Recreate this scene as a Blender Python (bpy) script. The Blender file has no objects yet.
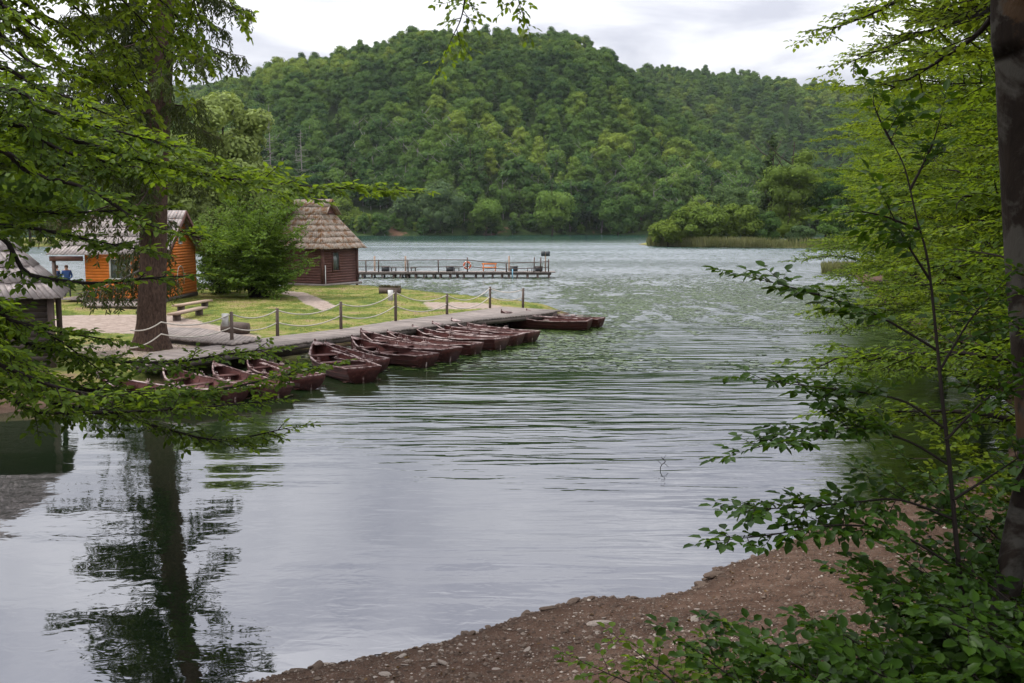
import bpy, bmesh, math, random
import numpy as np
from mathutils import Vector, Matrix

R = math.radians
sc = bpy.context.scene
COL = sc.collection

# ------------------------------------------------------------------ camera
H = 4.6
LENS = 35.0
F = 1024 * LENS / 36.0
YH = 222.0
HAZE_DENSITY = 0.00006
PITCH = math.atan((341.5 - YH) / F)
cam_d = bpy.data.cameras.new("camera")
cam_d.lens = LENS
cam_d.sensor_width = 36
cam_d.clip_start = 0.05
cam_d.clip_end = 6000
cam = bpy.data.objects.new("camera", cam_d)
COL.objects.link(cam)
cam.location = (0, 0, H)
cam.rotation_euler = (math.pi / 2 - PITCH, 0, 0)
sc.camera = cam

# ------------------------------------------------------------------ render settings
sc.view_settings.view_transform = 'Standard'
sc.view_settings.look = 'None'
sc.view_settings.gamma = 1
sc.view_settings.exposure = 0.4
sc.cycles.use_denoising = True
sc.cycles.max_bounces = 6
sc.cycles.diffuse_bounces = 3
sc.cycles.glossy_bounces = 3
sc.cycles.transmission_bounces = 3
sc.cycles.transparent_max_bounces = 8
sc.cycles.volume_bounces = 0
sc.cycles.caustics_reflective = False
sc.cycles.caustics_refractive = False

# ------------------------------------------------------------------ world: overcast sky
SUN_EL, SUN_AZ = R(50), R(-84)      # azimuth from +Y towards +X
world = bpy.data.worlds.new("World")
sc.world = world
world.use_nodes = True
nt = world.node_tree
nt.nodes.clear()
wo = nt.nodes.new("ShaderNodeOutputWorld")
bg = nt.nodes.new("ShaderNodeBackground")
bg.inputs["Strength"].default_value = 0.1
sky = nt.nodes.new("ShaderNodeTexSky")
sky.sky_type = 'NISHITA'
sky.sun_disc = False
sky.sun_elevation = SUN_EL
sky.sun_rotation = SUN_AZ
tc = nt.nodes.new("ShaderNodeTexCoord")
sep = nt.nodes.new("ShaderNodeSeparateXYZ")
nt.links.new(tc.outputs["Generated"], sep.inputs[0])


def wmath(op, a, b=None):
    n = nt.nodes.new("ShaderNodeMath")
    n.operation = op
    for i, v in enumerate((a, b)):
        if v is None:
            continue
        if isinstance(v, (int, float)):
            n.inputs[i].default_value = v
        else:
            nt.links.new(v, n.inputs[i])
    return n.outputs[0]


zc = wmath('MAXIMUM', sep.outputs[2], 0.0)
den = wmath('ADD', zc, 0.12)
u = wmath('DIVIDE', sep.outputs[0], den)
v = wmath('DIVIDE', sep.outputs[1], den)
comb = nt.nodes.new("ShaderNodeCombineXYZ")
nt.links.new(u, comb.inputs[0])
nt.links.new(v, comb.inputs[1])
nz = nt.nodes.new("ShaderNodeTexNoise")
nz.inputs["Scale"].default_value = 1.25
nz.inputs["Detail"].default_value = 7
nz.inputs["Roughness"].default_value = 0.52
nz.inputs["Distortion"].default_value = 0.4
nt.links.new(comb.outputs[0], nz.inputs["Vector"])
cr = nt.nodes.new("ShaderNodeValToRGB")
cr.color_ramp.elements[0].position = 0.38
cr.color_ramp.elements[0].color = (0.52, 0.53, 0.6, 1)
cr.color_ramp.elements[1].position = 0.62
cr.color_ramp.elements[1].color = (0.98, 0.98, 1.0, 1)
nt.links.new(nz.outputs["Fac"], cr.inputs[0])
# an overcast sky is brighter overhead than at the horizon
grad = wmath('ADD', wmath('MULTIPLY', zc, 20.0), 7.3)
vm = nt.nodes.new("ShaderNodeVectorMath")
vm.operation = 'SCALE'
nt.links.new(cr.outputs[0], vm.inputs[0])
nt.links.new(grad, vm.inputs["Scale"])
mx = nt.nodes.new("ShaderNodeMix")
mx.data_type = 'RGBA'
mx.inputs["Factor"].default_value = 0.92
nt.links.new(sky.outputs[0], mx.inputs["A"])
nt.links.new(vm.outputs[0], mx.inputs["B"])
nt.links.new(mx.outputs["Result"], bg.inputs[0])
nt.links.new(bg.outputs[0], wo.inputs[0])

sun_d = bpy.data.lights.new("sun", 'SUN')
sun_d.energy = 2.3
sun_d.angle = R(10)
sun_d.color = (1.0, 0.96, 0.9)
sun = bpy.data.objects.new("sun", sun_d)
COL.objects.link(sun)
sdir = Vector((math.sin(SUN_AZ) * math.cos(SUN_EL), math.cos(SUN_AZ) * math.cos(SUN_EL), math.sin(SUN_EL)))
sun.rotation_euler = sdir.to_track_quat('Z', 'Y').to_euler()
sun.location = (-20, 20, 40)


# ------------------------------------------------------------------ measuring helpers
def ray(px, py):
    cx = (px - 512) / F
    cy = (341.5 - py) / F
    c, s = math.cos(PITCH), math.sin(PITCH)
    return np.array([cx, c + cy * s, -s + cy * c])


def G(px, py, z=0.0):
    """point of the horizontal plane z seen at a spot of the photograph"""
    d = ray(px, py)
    t = (z - H) / d[2]
    return np.array([0, 0, H]) + d * t


def AT(px, py, Y):
    """point at forward distance Y"""
    d = ray(px, py)
    return np.array([0, 0, H]) + d * (Y / d[1])


# ------------------------------------------------------------------ object helpers
def tag(o, label=None, cat=None, group=None, kind=None):
    if label: o['label'] = label
    if cat: o['category'] = cat
    if group: o['group'] = group
    if kind: o['kind'] = kind
    return o


def empty(name, loc, rz=0.0, label=None, cat=None, group=None):
    o = bpy.data.objects.new(name, None)
    COL.objects.link(o)
    o.location = [float(a) for a in loc]
    o.rotation_euler = (0, 0, rz)
    o.empty_display_size = 0.3
    return tag(o, label, cat, group)


def copy_tree(o, parent=None):
    c = o.copy()
    COL.objects.link(c)
    c.parent = parent
    for ch in list(o.children):
        copy_tree(ch, c)
    return c


def np_mesh(name, verts, quads=None, tris=None, mats=(), face_attr=None, smooth=False, mat_idx=None):
    """mesh from numpy arrays (fast)"""
    verts = np.asarray(verts, dtype=np.float32).reshape(-1, 3)
    nq = 0 if quads is None else len(quads)
    ntr = 0 if tris is None else len(tris)
    loops = []
    if nq: loops.append(np.asarray(quads, dtype=np.int32).ravel())
    if ntr: loops.append(np.asarray(tris, dtype=np.int32).ravel())
    loops = np.concatenate(loops)
    starts = np.concatenate([np.arange(nq) * 4, nq * 4 + np.arange(ntr) * 3]).astype(np.int32)
    me = bpy.data.meshes.new(name)
    me.vertices.add(len(verts))
    me.vertices.foreach_set("co", verts.ravel())
    me.loops.add(len(loops))
    me.loops.foreach_set("vertex_index", loops)
    me.polygons.add(nq + ntr)
    me.polygons.foreach_set("loop_start", starts)
    if smooth:
        me.polygons.foreach_set("use_smooth", np.ones(nq + ntr, dtype=bool))
    for m in mats:
        me.materials.append(m)
    if mat_idx is not None:
        me.polygons.foreach_set("material_index", np.asarray(mat_idx, dtype=np.int32))
    if face_attr is not None:
        for k, a in face_attr.items():
            at = me.attributes.new(k, 'FLOAT', 'FACE')
            at.data.foreach_set("value", np.asarray(a, dtype=np.float32))
    me.update(calc_edges=True)
    return me


class MB:
    """collects boxes, tubes and quads and links them as ONE mesh object"""
    def __init__(s):
        s.v, s.q, s.t, s.n = [], [], [], 0
        s.qr, s.tr = [], []

    def add(s, verts, quads=(), tris=(), rnd=0.5):
        verts = np.asarray(verts, dtype=float).reshape(-1, 3)
        s.v.append(verts)
        if len(quads):
            s.q.append(np.asarray(quads) + s.n); s.qr.append(np.full(len(quads), rnd))
        if len(tris):
            s.t.append(np.asarray(tris) + s.n); s.tr.append(np.full(len(tris), rnd))
        s.n += len(verts)
        return s

    def box(s, c, size, rz=0.0, M=None, rnd=None):
        x, y, z = [a / 2 for a in size]
        vs = np.array([[-x, -y, -z], [x, -y, -z], [x, y, -z], [-x, y, -z], [-x, -y, z], [x, -y, z], [x, y, z], [-x, y, z]])
        if M is not None:
            vs = vs @ np.array(M).T
        if rz:
            cs, sn = math.cos(rz), math.sin(rz)
            vs = vs @ np.array([[cs, sn, 0], [-sn, cs, 0], [0, 0, 1]])
        vs = vs + np.asarray(c, dtype=float)
        return s.add(vs, [[0, 3, 2, 1], [4, 5, 6, 7], [0, 1, 5, 4], [1, 2, 6, 5], [2, 3, 7, 6], [3, 0, 4, 7]], rnd=random.random() if rnd is None else rnd)

    def beam(s, a, b, w, h, up=(0, 0, 1), rnd=None):
        """square bar from a to b"""
        a = np.asarray(a, float); b = np.asarray(b, float)
        d = b - a; L = np.linalg.norm(d); d = d / L
        upv = np.asarray(up, float)
        side = np.cross(d, upv); sl = np.linalg.norm(side)
        if sl < 1e-5:
            side = np.array([1.0, 0, 0]); sl = 1
        side /= sl
        u2 = np.cross(side, d)
        M = np.stack([d, side, u2], axis=1)
        return s.box((a + b) / 2, (L, w, h), M=M, rnd=rnd)

    def tube(s, pts, rad, sides=6, cap=True, rnd=0.5):
        pts = np.asarray(pts, float)
        n = len(pts)
        rad = np.full(n, rad) if np.isscalar(rad) else np.asarray(rad, float)
        tang = np.gradient(pts, axis=0)
        tang /= np.linalg.norm(tang, axis=1)[:, None] + 1e-9
        ref = np.array([0, 0, 1.0]) if abs(tang[0][2]) < 0.9 else np.array([1.0, 0, 0])
        a = np.cross(tang, ref); a /= np.linalg.norm(a, axis=1)[:, None] + 1e-9
        b = np.cross(tang, a)
        th = np.arange(sides) / sides * 2 * math.pi
        ring = (np.cos(th)[None, :, None] * a[:, None, :] + np.sin(th)[None, :, None] * b[:, None, :]) * rad[:, None, None] + pts[:, None, :]
        vs = ring.reshape(-1, 3)
        i = np.arange(n - 1)[:, None] * sides
        j = np.arange(sides)[None, :]
        j2 = (j + 1) % sides
        q = np.stack([i + j, i + j2, i + sides + j2, i + sides + j], axis=-1).reshape(-1, 4)
        tris = []
        if cap:
            vs = np.vstack([vs, pts[0], pts[-1]])
            c0, c1 = n * sides, n * sides + 1
            for k in range(sides):
                tris.append([c0, (k + 1) % sides, k])
                tris.append([c1, (n - 1) * sides + k, (n - 1) * sides + (k + 1) % sides])
        return s.add(vs, q, tris, rnd)

    def lathe(s, c, prof, sides=16, rnd=0.5):
        prof = np.asarray(prof, float)
        th = np.arange(sides) / sides * 2 * math.pi
        vs = np.stack([prof[:, 0][:, None] * np.cos(th), prof[:, 0][:, None] * np.sin(th), np.repeat(prof[:, 1][:, None], sides, 1)], -1).reshape(-1, 3) + np.asarray(c, float)
        n = len(prof)
        i = np.arange(n - 1)[:, None] * sides
        j = np.arange(sides)[None, :]
        j2 = (j + 1) % sides
        q = np.stack([i + j, i + j2, i + sides + j2, i + sides + j], -1).reshape(-1, 4)
        return s.add(vs, q, rnd=rnd)

    def mesh(s, name, mat, smooth=False):
        vs = np.vstack(s.v)
        q = np.vstack(s.q) if s.q else None
        t = np.vstack(s.t) if s.t else None
        rn = np.concatenate((s.qr if s.q else []) + (s.tr if s.t else []))
        return np_mesh(name, vs, q, t, [mat] if mat else [], {'rnd': rn}, smooth)

    def build(s, name, mat, parent=None, smooth=False):
        o = bpy.data.objects.new(name, s.mesh(name, mat, smooth))
        COL.objects.link(o)
        o.parent = parent
        return o


# ------------------------------------------------------------------ materials
def new_mat(name):
    m = bpy.data.materials.new(name)
    m.use_nodes = True
    t = m.node_tree
    t.nodes.clear()
    return m, t


class NB:
    """small node builder"""
    def __init__(s, t): s.t = t

    def n(s, typ, **kw):
        x = s.t.nodes.new(typ)
        ins = kw.pop('ins', {})
        for k, v in kw.items(): setattr(x, k, v)
        for k, v in ins.items(): s.set(x.inputs[k], v)
        return x

    def set(s, sock, v):
        if isinstance(v, bpy.types.NodeSocket): s.t.links.new(v, sock)
        else: sock.default_value = v

    def math(s, op, a, b=0.0, clamp=False):
        x = s.n("ShaderNodeMath", operation=op, use_clamp=clamp)
        s.set(x.inputs[0], a); s.set(x.inputs[1], b)
        return x.outputs[0]

    def mix(s, f, a, b, blend='MIX'):
        x = s.n("ShaderNodeMix", data_type='RGBA', blend_type=blend)
        s.set(x.inputs["Factor"], f); s.set(x.inputs["A"], a); s.set(x.inputs["B"], b)
        return x.outputs["Result"]

    def noise(s, vec, scale, detail=4, rough=0.5, dist=0.0):
        x = s.n("ShaderNodeTexNoise", ins={"Scale": scale, "Detail": detail, "Roughness": rough, "Distortion": dist})
        if vec is not None: s.set(x.inputs["Vector"], vec)
        return x.outputs["Fac"]

    def mapping(s, vec, scale=(1, 1, 1), rot=(0, 0, 0), loc=(0, 0, 0)):
        x = s.n("ShaderNodeMapping", ins={"Scale": scale, "Rotation": rot, "Location": loc})
        s.set(x.inputs["Vector"], vec)
        return x.outputs[0]

    def ramp(s, f, stops):
        x = s.n("ShaderNodeValToRGB")
        e = x.color_ramp.elements
        while len(e) < len(stops): e.new(0.5)
        for k, (p, c) in enumerate(stops):
            e[k].position = p
            e[k].color = c if len(c) == 4 else (*c, 1)
        s.set(x.inputs[0], f)
        return x.outputs[0]

    def mapr(s, f, a, b, c=0.0, d=1.0, smooth=False):
        x = s.n("ShaderNodeMapRange", ins={"From Min": a, "From Max": b, "To Min": c, "To Max": d})
        if smooth: x.interpolation_type = 'SMOOTHSTEP'
        s.set(x.inputs["Value"], f)
        return x.outputs[0]

    def bump(s, h, strength=0.3, dist=0.02, normal=None):
        x = s.n("ShaderNodeBump", ins={"Strength": strength, "Distance": dist})
        s.set(x.inputs["Height"], h)
        if normal is not None: s.set(x.inputs["Normal"], normal)
        return x.outputs[0]

    def pos(s): return s.n("ShaderNodeNewGeometry").outputs["Position"]
    def obj(s): return s.n("ShaderNodeTexCoord").outputs["Object"]
    def attr(s, k): return s.n("ShaderNodeAttribute", attribute_name=k).outputs["Fac"]

    def out(s, shader): 
        o = s.n("ShaderNodeOutputMaterial")
        s.t.links.new(shader, o.inputs[0])

    def princ(s, col, rough=0.7, normal=None, spec=0.4, **kw):
        x = s.n("ShaderNodeBsdfPrincipled", ins={"Base Color": col, "Roughness": rough, "Specular IOR Level": spec})
        for k, v in kw.items(): s.set(x.inputs[k.replace('_', ' ')], v)
        if normal is not None: s.set(x.inputs["Normal"], normal)
        return x.outputs[0]


def C4(c): return (c[0], c[1], c[2], 1)


def wood_mat(name, dark, light, grain=(1.5, 14, 14), rough=0.75, moss=None, bump=0.4, stain=0.5):
    m, t = new_mat(name); b = NB(t)
    o = b.obj()
    g = b.noise(b.mapping(o, grain), 2.0, 6, 0.6, 0.3)
    blot = b.noise(o, 1.6, 5, 0.6)
    col = b.ramp(g, [(0.3, dark), (0.7, light)])
    rnd = b.attr('rnd')
    col = b.mix(b.mapr(rnd, 0.2, 1, 0, 0.85), col, C4([a * 0.55 for a in light]), 'MIX')
    col = b.mix(b.mapr(blot, 0.45, 0.7, 0, stain), col, C4([a * 0.6 for a in dark]))
    if moss:
        mn = b.noise(o, 3.2, 6, 0.65)
        col = b.mix(b.mapr(mn, 0.48, 0.6, 0, 0.85), col, C4(moss))
    b.out(b.princ(col, rough, b.bump(g, bump, 0.01), 0.3))
    return m


def leaf_mat(name, dark, light, trans, transf=0.35, rough=0.55, spec=0.08, island=False):
    m, t = new_mat(name); b = NB(t)
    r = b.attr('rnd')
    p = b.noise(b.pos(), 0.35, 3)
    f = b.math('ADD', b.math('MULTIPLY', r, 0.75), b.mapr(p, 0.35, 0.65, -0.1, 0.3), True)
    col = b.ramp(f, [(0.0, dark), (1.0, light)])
    oi = b.n("ShaderNodeObjectInfo").outputs["Random"]
    d = b.princ(col, rough, None, spec)
    tr = b.n("ShaderNodeBsdfTranslucent")
    b.set(tr.inputs[0], b.mix(r, C4([a * 0.7 for a in trans]), C4(trans)))
    ms = b.n("ShaderNodeMixShader", ins={0: transf})
    t.links.new(d, ms.inputs[1]); t.links.new(tr.outputs[0], ms.inputs[2])
    b.out(ms.outputs[0])
    return m


def far_leaf_mat(name, stops, transf=0.2):
    """foliage whose tone differs from tree to tree (instance random) and from clump to clump, painted lighter at crown tops"""
    m, t = new_mat(name); b = NB(t)
    oi = b.n("ShaderNodeObjectInfo").outputs["Random"]
    r = b.attr('rnd')
    big = b.noise(b.pos(), 0.012, 3)
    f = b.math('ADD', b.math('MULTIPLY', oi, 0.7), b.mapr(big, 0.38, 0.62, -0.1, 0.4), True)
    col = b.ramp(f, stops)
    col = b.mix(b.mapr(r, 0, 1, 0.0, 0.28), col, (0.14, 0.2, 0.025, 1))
    d = b.princ(col, 0.7, None, 0.05)
    tr = b.n("ShaderNodeBsdfTranslucent"); b.set(tr.inputs[0], col)
    ms = b.n("ShaderNodeMixShader", ins={0: transf})
    t.links.new(d, ms.inputs[1]); t.links.new(tr.outputs[0], ms.inputs[2])
    b.out(ms.outputs[0])
    return m


def bark_mat(name, dark, light, lichen=None, scale=6.0, bump=0.8):
    m, t = new_mat(name); b = NB(t)
    o = b.obj()
    n1 = b.noise(b.mapping(o, (1, 1, 0.35)), scale * 2, 8, 0.65, 0.5)
    vor = b.n("ShaderNodeTexVoronoi", ins={"Scale": scale}); b.set(vor.inputs["Vector"], b.mapping(o, (1, 1, 0.4)))
    col = b.ramp(n1, [(0.3, dark), (0.7, light)])
    if lichen:
        l = b.noise(o, 2.3, 7, 0.6, 0.6)
        col = b.mix(b.mapr(l, 0.49, 0.55, 0, 0.9), col, C4(lichen))
        l2 = b.noise(b.mapping(o, (1, 1, 1), loc=(7, 3, 1)), 3.1, 6, 0.6)
        col = b.mix(b.mapr(l2, 0.58, 0.63, 0, 0.75), col, (0.05, 0.028, 0.014, 1))
    h = b.math('ADD', n1, b.math('MULTIPLY', vor.outputs["Distance"], 0.8))
    b.out(b.princ(col, 0.85, b.bump(h, bump, 0.03), 0.06))
    return m


def plain_mat(name, col, rough=0.6, vary=0.25, scale=8.0, spec=0.4, bump=0.1):
    m, t = new_mat(name); b = NB(t)
    n = b.noise(b.obj(), scale, 5, 0.6)
    c = b.mix(b.mapr(n, 0.35, 0.7, 0, vary), C4(col), C4([a * 0.45 for a in col]))
    b.out(b.princ(c, rough, b.bump(n, bump, 0.01), spec))
    return m


M = {}
M['leaf_beech'] = leaf_mat('leaf_beech', (0.026, 0.058, 0.006), (0.1, 0.155, 0.014), (0.24, 0.35, 0.018), 0.44, 0.5, 0.12)
M['leaf_bright'] = leaf_mat('leaf_bright', (0.045, 0.088, 0.008), (0.15, 0.2, 0.016), (0.26, 0.35, 0.018), 0.42, 0.5, 0.1)
M['leaf_dark'] = leaf_mat('leaf_dark', (0.009, 0.028, 0.003), (0.032, 0.07, 0.006), (0.09, 0.17, 0.008), 0.3, 0.45, 0.14)
M['leaf_willow'] = leaf_mat('leaf_willow', (0.12, 0.16, 0.05), (0.27, 0.33, 0.1), (0.34, 0.42, 0.08), 0.3)
M['leaf_bush'] = leaf_mat('leaf_bush', (0.045, 0.09, 0.012), (0.14, 0.22, 0.028), (0.2, 0.32, 0.03), 0.25)
M['needle'] = leaf_mat('needle', (0.022, 0.036, 0.012), (0.075, 0.1, 0.024), (0.1, 0.13, 0.02), 0.25)
M['needle_dry'] = leaf_mat('needle_dry', (0.06, 0.05, 0.025), (0.12, 0.1, 0.04), (0.1, 0.08, 0.03), 0.15)
M['forest'] = far_leaf_mat('forest', [(0.0, (0.024, 0.064, 0.022)), (0.35, (0.052, 0.108, 0.027)), (0.7, (0.1, 0.17, 0.03)), (1.0, (0.19, 0.25, 0.036))])
M['forest_bright'] = far_leaf_mat('forest_bright', [(0.0, (0.08, 0.13, 0.022)), (1.0, (0.17, 0.22, 0.034))])
M['forest_grey'] = far_leaf_mat('forest_grey', [(0.0, (0.05, 0.09, 0.04)), (1.0, (0.09, 0.14, 0.055))])
M['conifer'] = far_leaf_mat('conifer', [(0.0, (0.014, 0.03, 0.012)), (1.0, (0.03, 0.05, 0.018))], 0.05)
M['bark'] = bark_mat('bark', (0.02, 0.014, 0.01), (0.075, 0.055, 0.045))
M['bark_spruce'] = bark_mat('bark_spruce', (0.028, 0.018, 0.014), (0.115, 0.075, 0.056), None, 9, 1.0)
M['bark_beech'] = bark_mat('bark_beech', (0.008, 0.006, 0.005), (0.02, 0.015, 0.012), (0.045, 0.042, 0.037), 4, 0.6)
M['bark_grey'] = bark_mat('bark_grey', (0.12, 0.11, 0.1), (0.25, 0.23, 0.21))
M['twig'] = plain_mat('twig', (0.016, 0.012, 0.01), 0.85, .25, 8, .15)
M['deck_wood'] = wood_mat('deck_wood', (0.16, 0.13, 0.115), (0.34, 0.29, 0.26), (1.2, 10, 10))
M['deck_side'] = wood_mat('deck_side', (0.05, 0.04, 0.035), (0.12, 0.095, 0.08))
M['shingle'] = wood_mat('shingle', (0.17, 0.14, 0.13), (0.4, 0.35, 0.33), (6, 6, 1), 0.8, None, 0.5, 0.35)
M['shingle_moss'] = wood_mat('shingle_moss', (0.24, 0.185, 0.145), (0.52, 0.43, 0.35), (6, 6, 1), 0.8, (0.2, 0.09, 0.03), 0.5, 0.3)
M['brown_board'] = wood_mat('brown_board', (0.075, 0.03, 0.024), (0.15, 0.07, 0.055), (1.2, 1.2, 9))
M['orange_board'] = wood_mat('orange_board', (0.5, 0.125, 0.014), (0.72, 0.21, 0.03), (1.2, 1.2, 8), 0.5, None, 0.3, 0.25)
M['post_wood'] = wood_mat('post_wood', (0.06, 0.042, 0.035), (0.15, 0.11, 0.09), (10, 10, 1.2))
M['pale_wood'] = wood_mat('pale_wood', (0.25, 0.17, 0.12), (0.45, 0.33, 0.25), (10, 10, 1.2))
M['white_paint'] = plain_mat('white_paint', (0.62, 0.61, 0.58), 0.6, 0.3, 5)
M['rope'] = plain_mat('rope', (0.5, 0.46, 0.4), 0.9, 0.3, 40)
M['dark_metal'] = plain_mat('dark_metal', (0.04, 0.045, 0.05), 0.45)
M['glass_green'] = plain_mat('glass_green', (0.08, 0.1, 0.09), 0.15, 0.2, 2, 0.6)
M['orange_plastic'] = plain_mat('orange_plastic', (0.55, 0.13, 0.06), 0.5)
M['blue_plastic'] = plain_mat('blue_plastic', (0.2, 0.42, 0.55), 0.5)
M['navy_cloth'] = plain_mat('navy_cloth', (0.015, 0.03, 0.09), 0.9)
M['blue_cloth'] = plain_mat('blue_cloth', (0.03, 0.08, 0.22), 0.9)
M['dark_cloth'] = plain_mat('dark_cloth', (0.03, 0.03, 0.035), 0.9)
M['skin'] = plain_mat('skin', (0.45, 0.25, 0.18), 0.6, 0.1)
M['hair'] = plain_mat('hair', (0.06, 0.035, 0.02), 0.8)


def boat_mat(name, base, worn, thr=0.56):
    m, t = new_mat(name); b = NB(t)
    o = b.obj()
    oi = b.n("ShaderNodeObjectInfo").outputs["Random"]
    sc_ = b.n("ShaderNodeVectorMath", operation='ADD'); b.set(sc_.inputs[0], o)
    cmb = b.n("ShaderNodeCombineXYZ"); b.set(cmb.inputs[0], b.math('MULTIPLY', oi, 31.0)); b.set(sc_.inputs[1], cmb.outputs[0])
    n = b.noise(b.mapping(sc_.outputs[0], (1, 4, 5)), 2.2, 7, 0.65)
    fine = b.noise(b.mapping(sc_.outputs[0], (1, 12, 12)), 3.0, 3, 0.5)
    c = b.mix(b.mapr(n, 0.35, 0.65), C4([a * 0.6 for a in base]), C4([a * 1.3 for a in base]))
    c = b.mix(b.mapr(n, thr, thr + 0.1, 0, 0.85), c, C4(worn))
    hv = b.n("ShaderNodeHueSaturation"); b.set(hv.inputs['Value'], b.mapr(oi, 0, 1, .72, 1.3)); b.set(hv.inputs['Saturation'], b.mapr(oi, 0, 1, 1.1, .8)); b.set(hv.inputs['Color'], c); c = hv.outputs[0]
    b.out(b.princ(c, 0.55, b.bump(fine, 0.2, 0.003), 0.2))
    return m


M['boat_paint'] = boat_mat('boat_paint', (0.062, 0.018, 0.015), (0.1, 0.042, 0.036), 0.66)
M['boat_rim'] = boat_mat('boat_rim', (0.09, 0.034, 0.03), (0.4, 0.31, 0.29), 0.46)
M['boat_inside'] = boat_mat('boat_inside', (0.08, 0.024, 0.02), (0.13, 0.06, 0.05), 0.66)
M['boat_floor'] = boat_mat('boat_floor', (0.085, 0.032, 0.026), (0.2, 0.12, 0.1), 0.6)
M['boat_stern'] = boat_mat('boat_stern', (0.075, 0.024, 0.02), (0.16, 0.08, 0.07), 0.6)


def water_mat():
    m, t = new_mat('water'); b = NB(t)
    p = b.pos()
    sx = b.n("ShaderNodeSeparateXYZ"); b.set(sx.inputs[0], p)
    X, Y = sx.outputs[0], sx.outputs[1]
    # long crested ripples running across the view, finer chop further out
    w1 = b.noise(b.mapping(p, (0.3, 1.6, 1), (0, 0, R(-7))), 1.0, 2, 0.45, 0.7)
    w2 = b.noise(b.mapping(p, (0.5, 3.3, 1), (0, 0, R(7))), 1.0, 2, 0.4, 0.4)
    w3 = b.noise(b.mapping(p, (0.16, 0.5, 1), (0, 0, R(4))), 1.0, 2, 0.5)
    chop = b.noise(b.mapping(p, (2.2, 4.0, 1), (0, 0, R(14))), 0.9, 3, 0.6)
    # calm lee behind the left bank and close to the near shore
    lee = b.mapr(b.math('ADD', X, b.math('MULTIPLY', Y, 0.30)), -1.5, 6.5, 0.06, 1.0, True)
    near = b.mapr(Y, 9, 27, 0.22, 1.0, True)
    far = b.mapr(Y, 34, 75, 0.0, 1.0, True)
    calmfar = b.mapr(Y, 175, 290, 1.0, 0.12, True)
    patch = b.mapr(b.noise(b.mapping(p, (0.02, 0.07, 1)), 1.0, 3), 0.38, 0.62, 0.25, 1.4)
    amp = b.math('MULTIPLY', b.math('MULTIPLY', lee, near), patch)
    h = b.math('MULTIPLY', b.math('ADD', b.math('MULTIPLY', w1, 0.046), b.math('MULTIPLY', w2, 0.024)), amp)
    h = b.math('ADD', h, b.math('MULTIPLY', b.math('MULTIPLY', w3, 0.05), b.mapr(Y, 8, 30, 0.35, 1.0)))
    h = b.math('ADD', h, b.math('MULTIPLY', b.math('MULTIPLY', chop, b.math('MULTIPLY', far, 0.12)), calmfar))
    tiny = b.noise(b.mapping(p, (1.0, 1.6, 1)), 2.6, 2, 0.5, 0.8)
    h = b.math('ADD', h, b.math('MULTIPLY', tiny, 0.0022))
    nrm = b.bump(h, 1.0, 1.0)
    # wavelets too fine for a height difference at this distance tilt the surface directly
    fc = b.n("ShaderNodeTexNoise", ins={"Scale": 1.0, "Detail": 5, "Roughness": 0.78})
    b.set(fc.inputs["Vector"], b.mapping(p, (1.5, 0.6, 1)))
    tv = b.n("ShaderNodeVectorMath", operation='MULTIPLY_ADD'); b.set(tv.inputs[0], fc.outputs["Color"])
    tv.inputs[1].default_value = (0.9, 1.9, 0.0); tv.inputs[2].default_value = (-0.45, -1.22, 0.0)
    ts = b.n("ShaderNodeVectorMath", operation='SCALE'); b.set(ts.inputs[0], tv.outputs[0])
    streak = b.mapr(b.noise(b.mapping(p, (0.012, 0.05, 1)), 1.0, 3), 0.38, 0.6, 0.35, 1.0)
    b.set(ts.inputs["Scale"], b.math('MULTIPLY', b.math('MULTIPLY', b.mapr(Y, 30, 75, 0.0, 1.0, True), b.mapr(Y, 170, 260, 1.0, 0.22, True)), streak))
    ta = b.n("ShaderNodeVectorMath", operation='ADD'); b.set(ta.inputs[0], nrm); b.set(ta.inputs[1], ts.outputs[0])
    tn = b.n("ShaderNodeVectorMath", operation='NORMALIZE'); b.set(tn.inputs[0], ta.outputs[0])
    nrm = tn.outputs[0]
    lw = b.n("ShaderNodeFresnel", ins={"IOR": 3.3}); b.set(lw.inputs["Normal"], nrm)
    gl = b.n("ShaderNodeBsdfGlossy", ins={"Color": (0.94, 0.94, 1.0, 1), "Roughness": 0.03}); b.set(gl.inputs["Normal"], nrm); b.set(gl.inputs["Roughness"], b.mapr(Y, 14, 40, 0.02, 0.1))
    body = b.n("ShaderNodeBsdfDiffuse")
    deep = b.mapr(Y, 60, 200)
    b.set(body.inputs[0], b.mix(deep, b.mix(b.mapr(Y, 16, 34), (0.004, 0.009, 0.004, 1), (0.024, 0.045, 0.014, 1)), (0.01, 0.06, 0.045, 1)))
    tr = b.n("ShaderNodeBsdfTransparent", ins={"Color": (0.3, 0.33, 0.22, 1)})
    mb_ = b.n("ShaderNodeMixShader", ins={0: 0.3})
    t.links.new(body.outputs[0], mb_.inputs[1]); t.links.new(tr.outputs[0], mb_.inputs[2])
    ms = b.n("ShaderNodeMixShader")
    b.set(ms.inputs[0], lw.outputs[0])
    t.links.new(mb_.outputs[0], ms.inputs[1]); t.links.new(gl.outputs[0], ms.inputs[2])
    b.out(ms.outputs[0])
    return m


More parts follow.
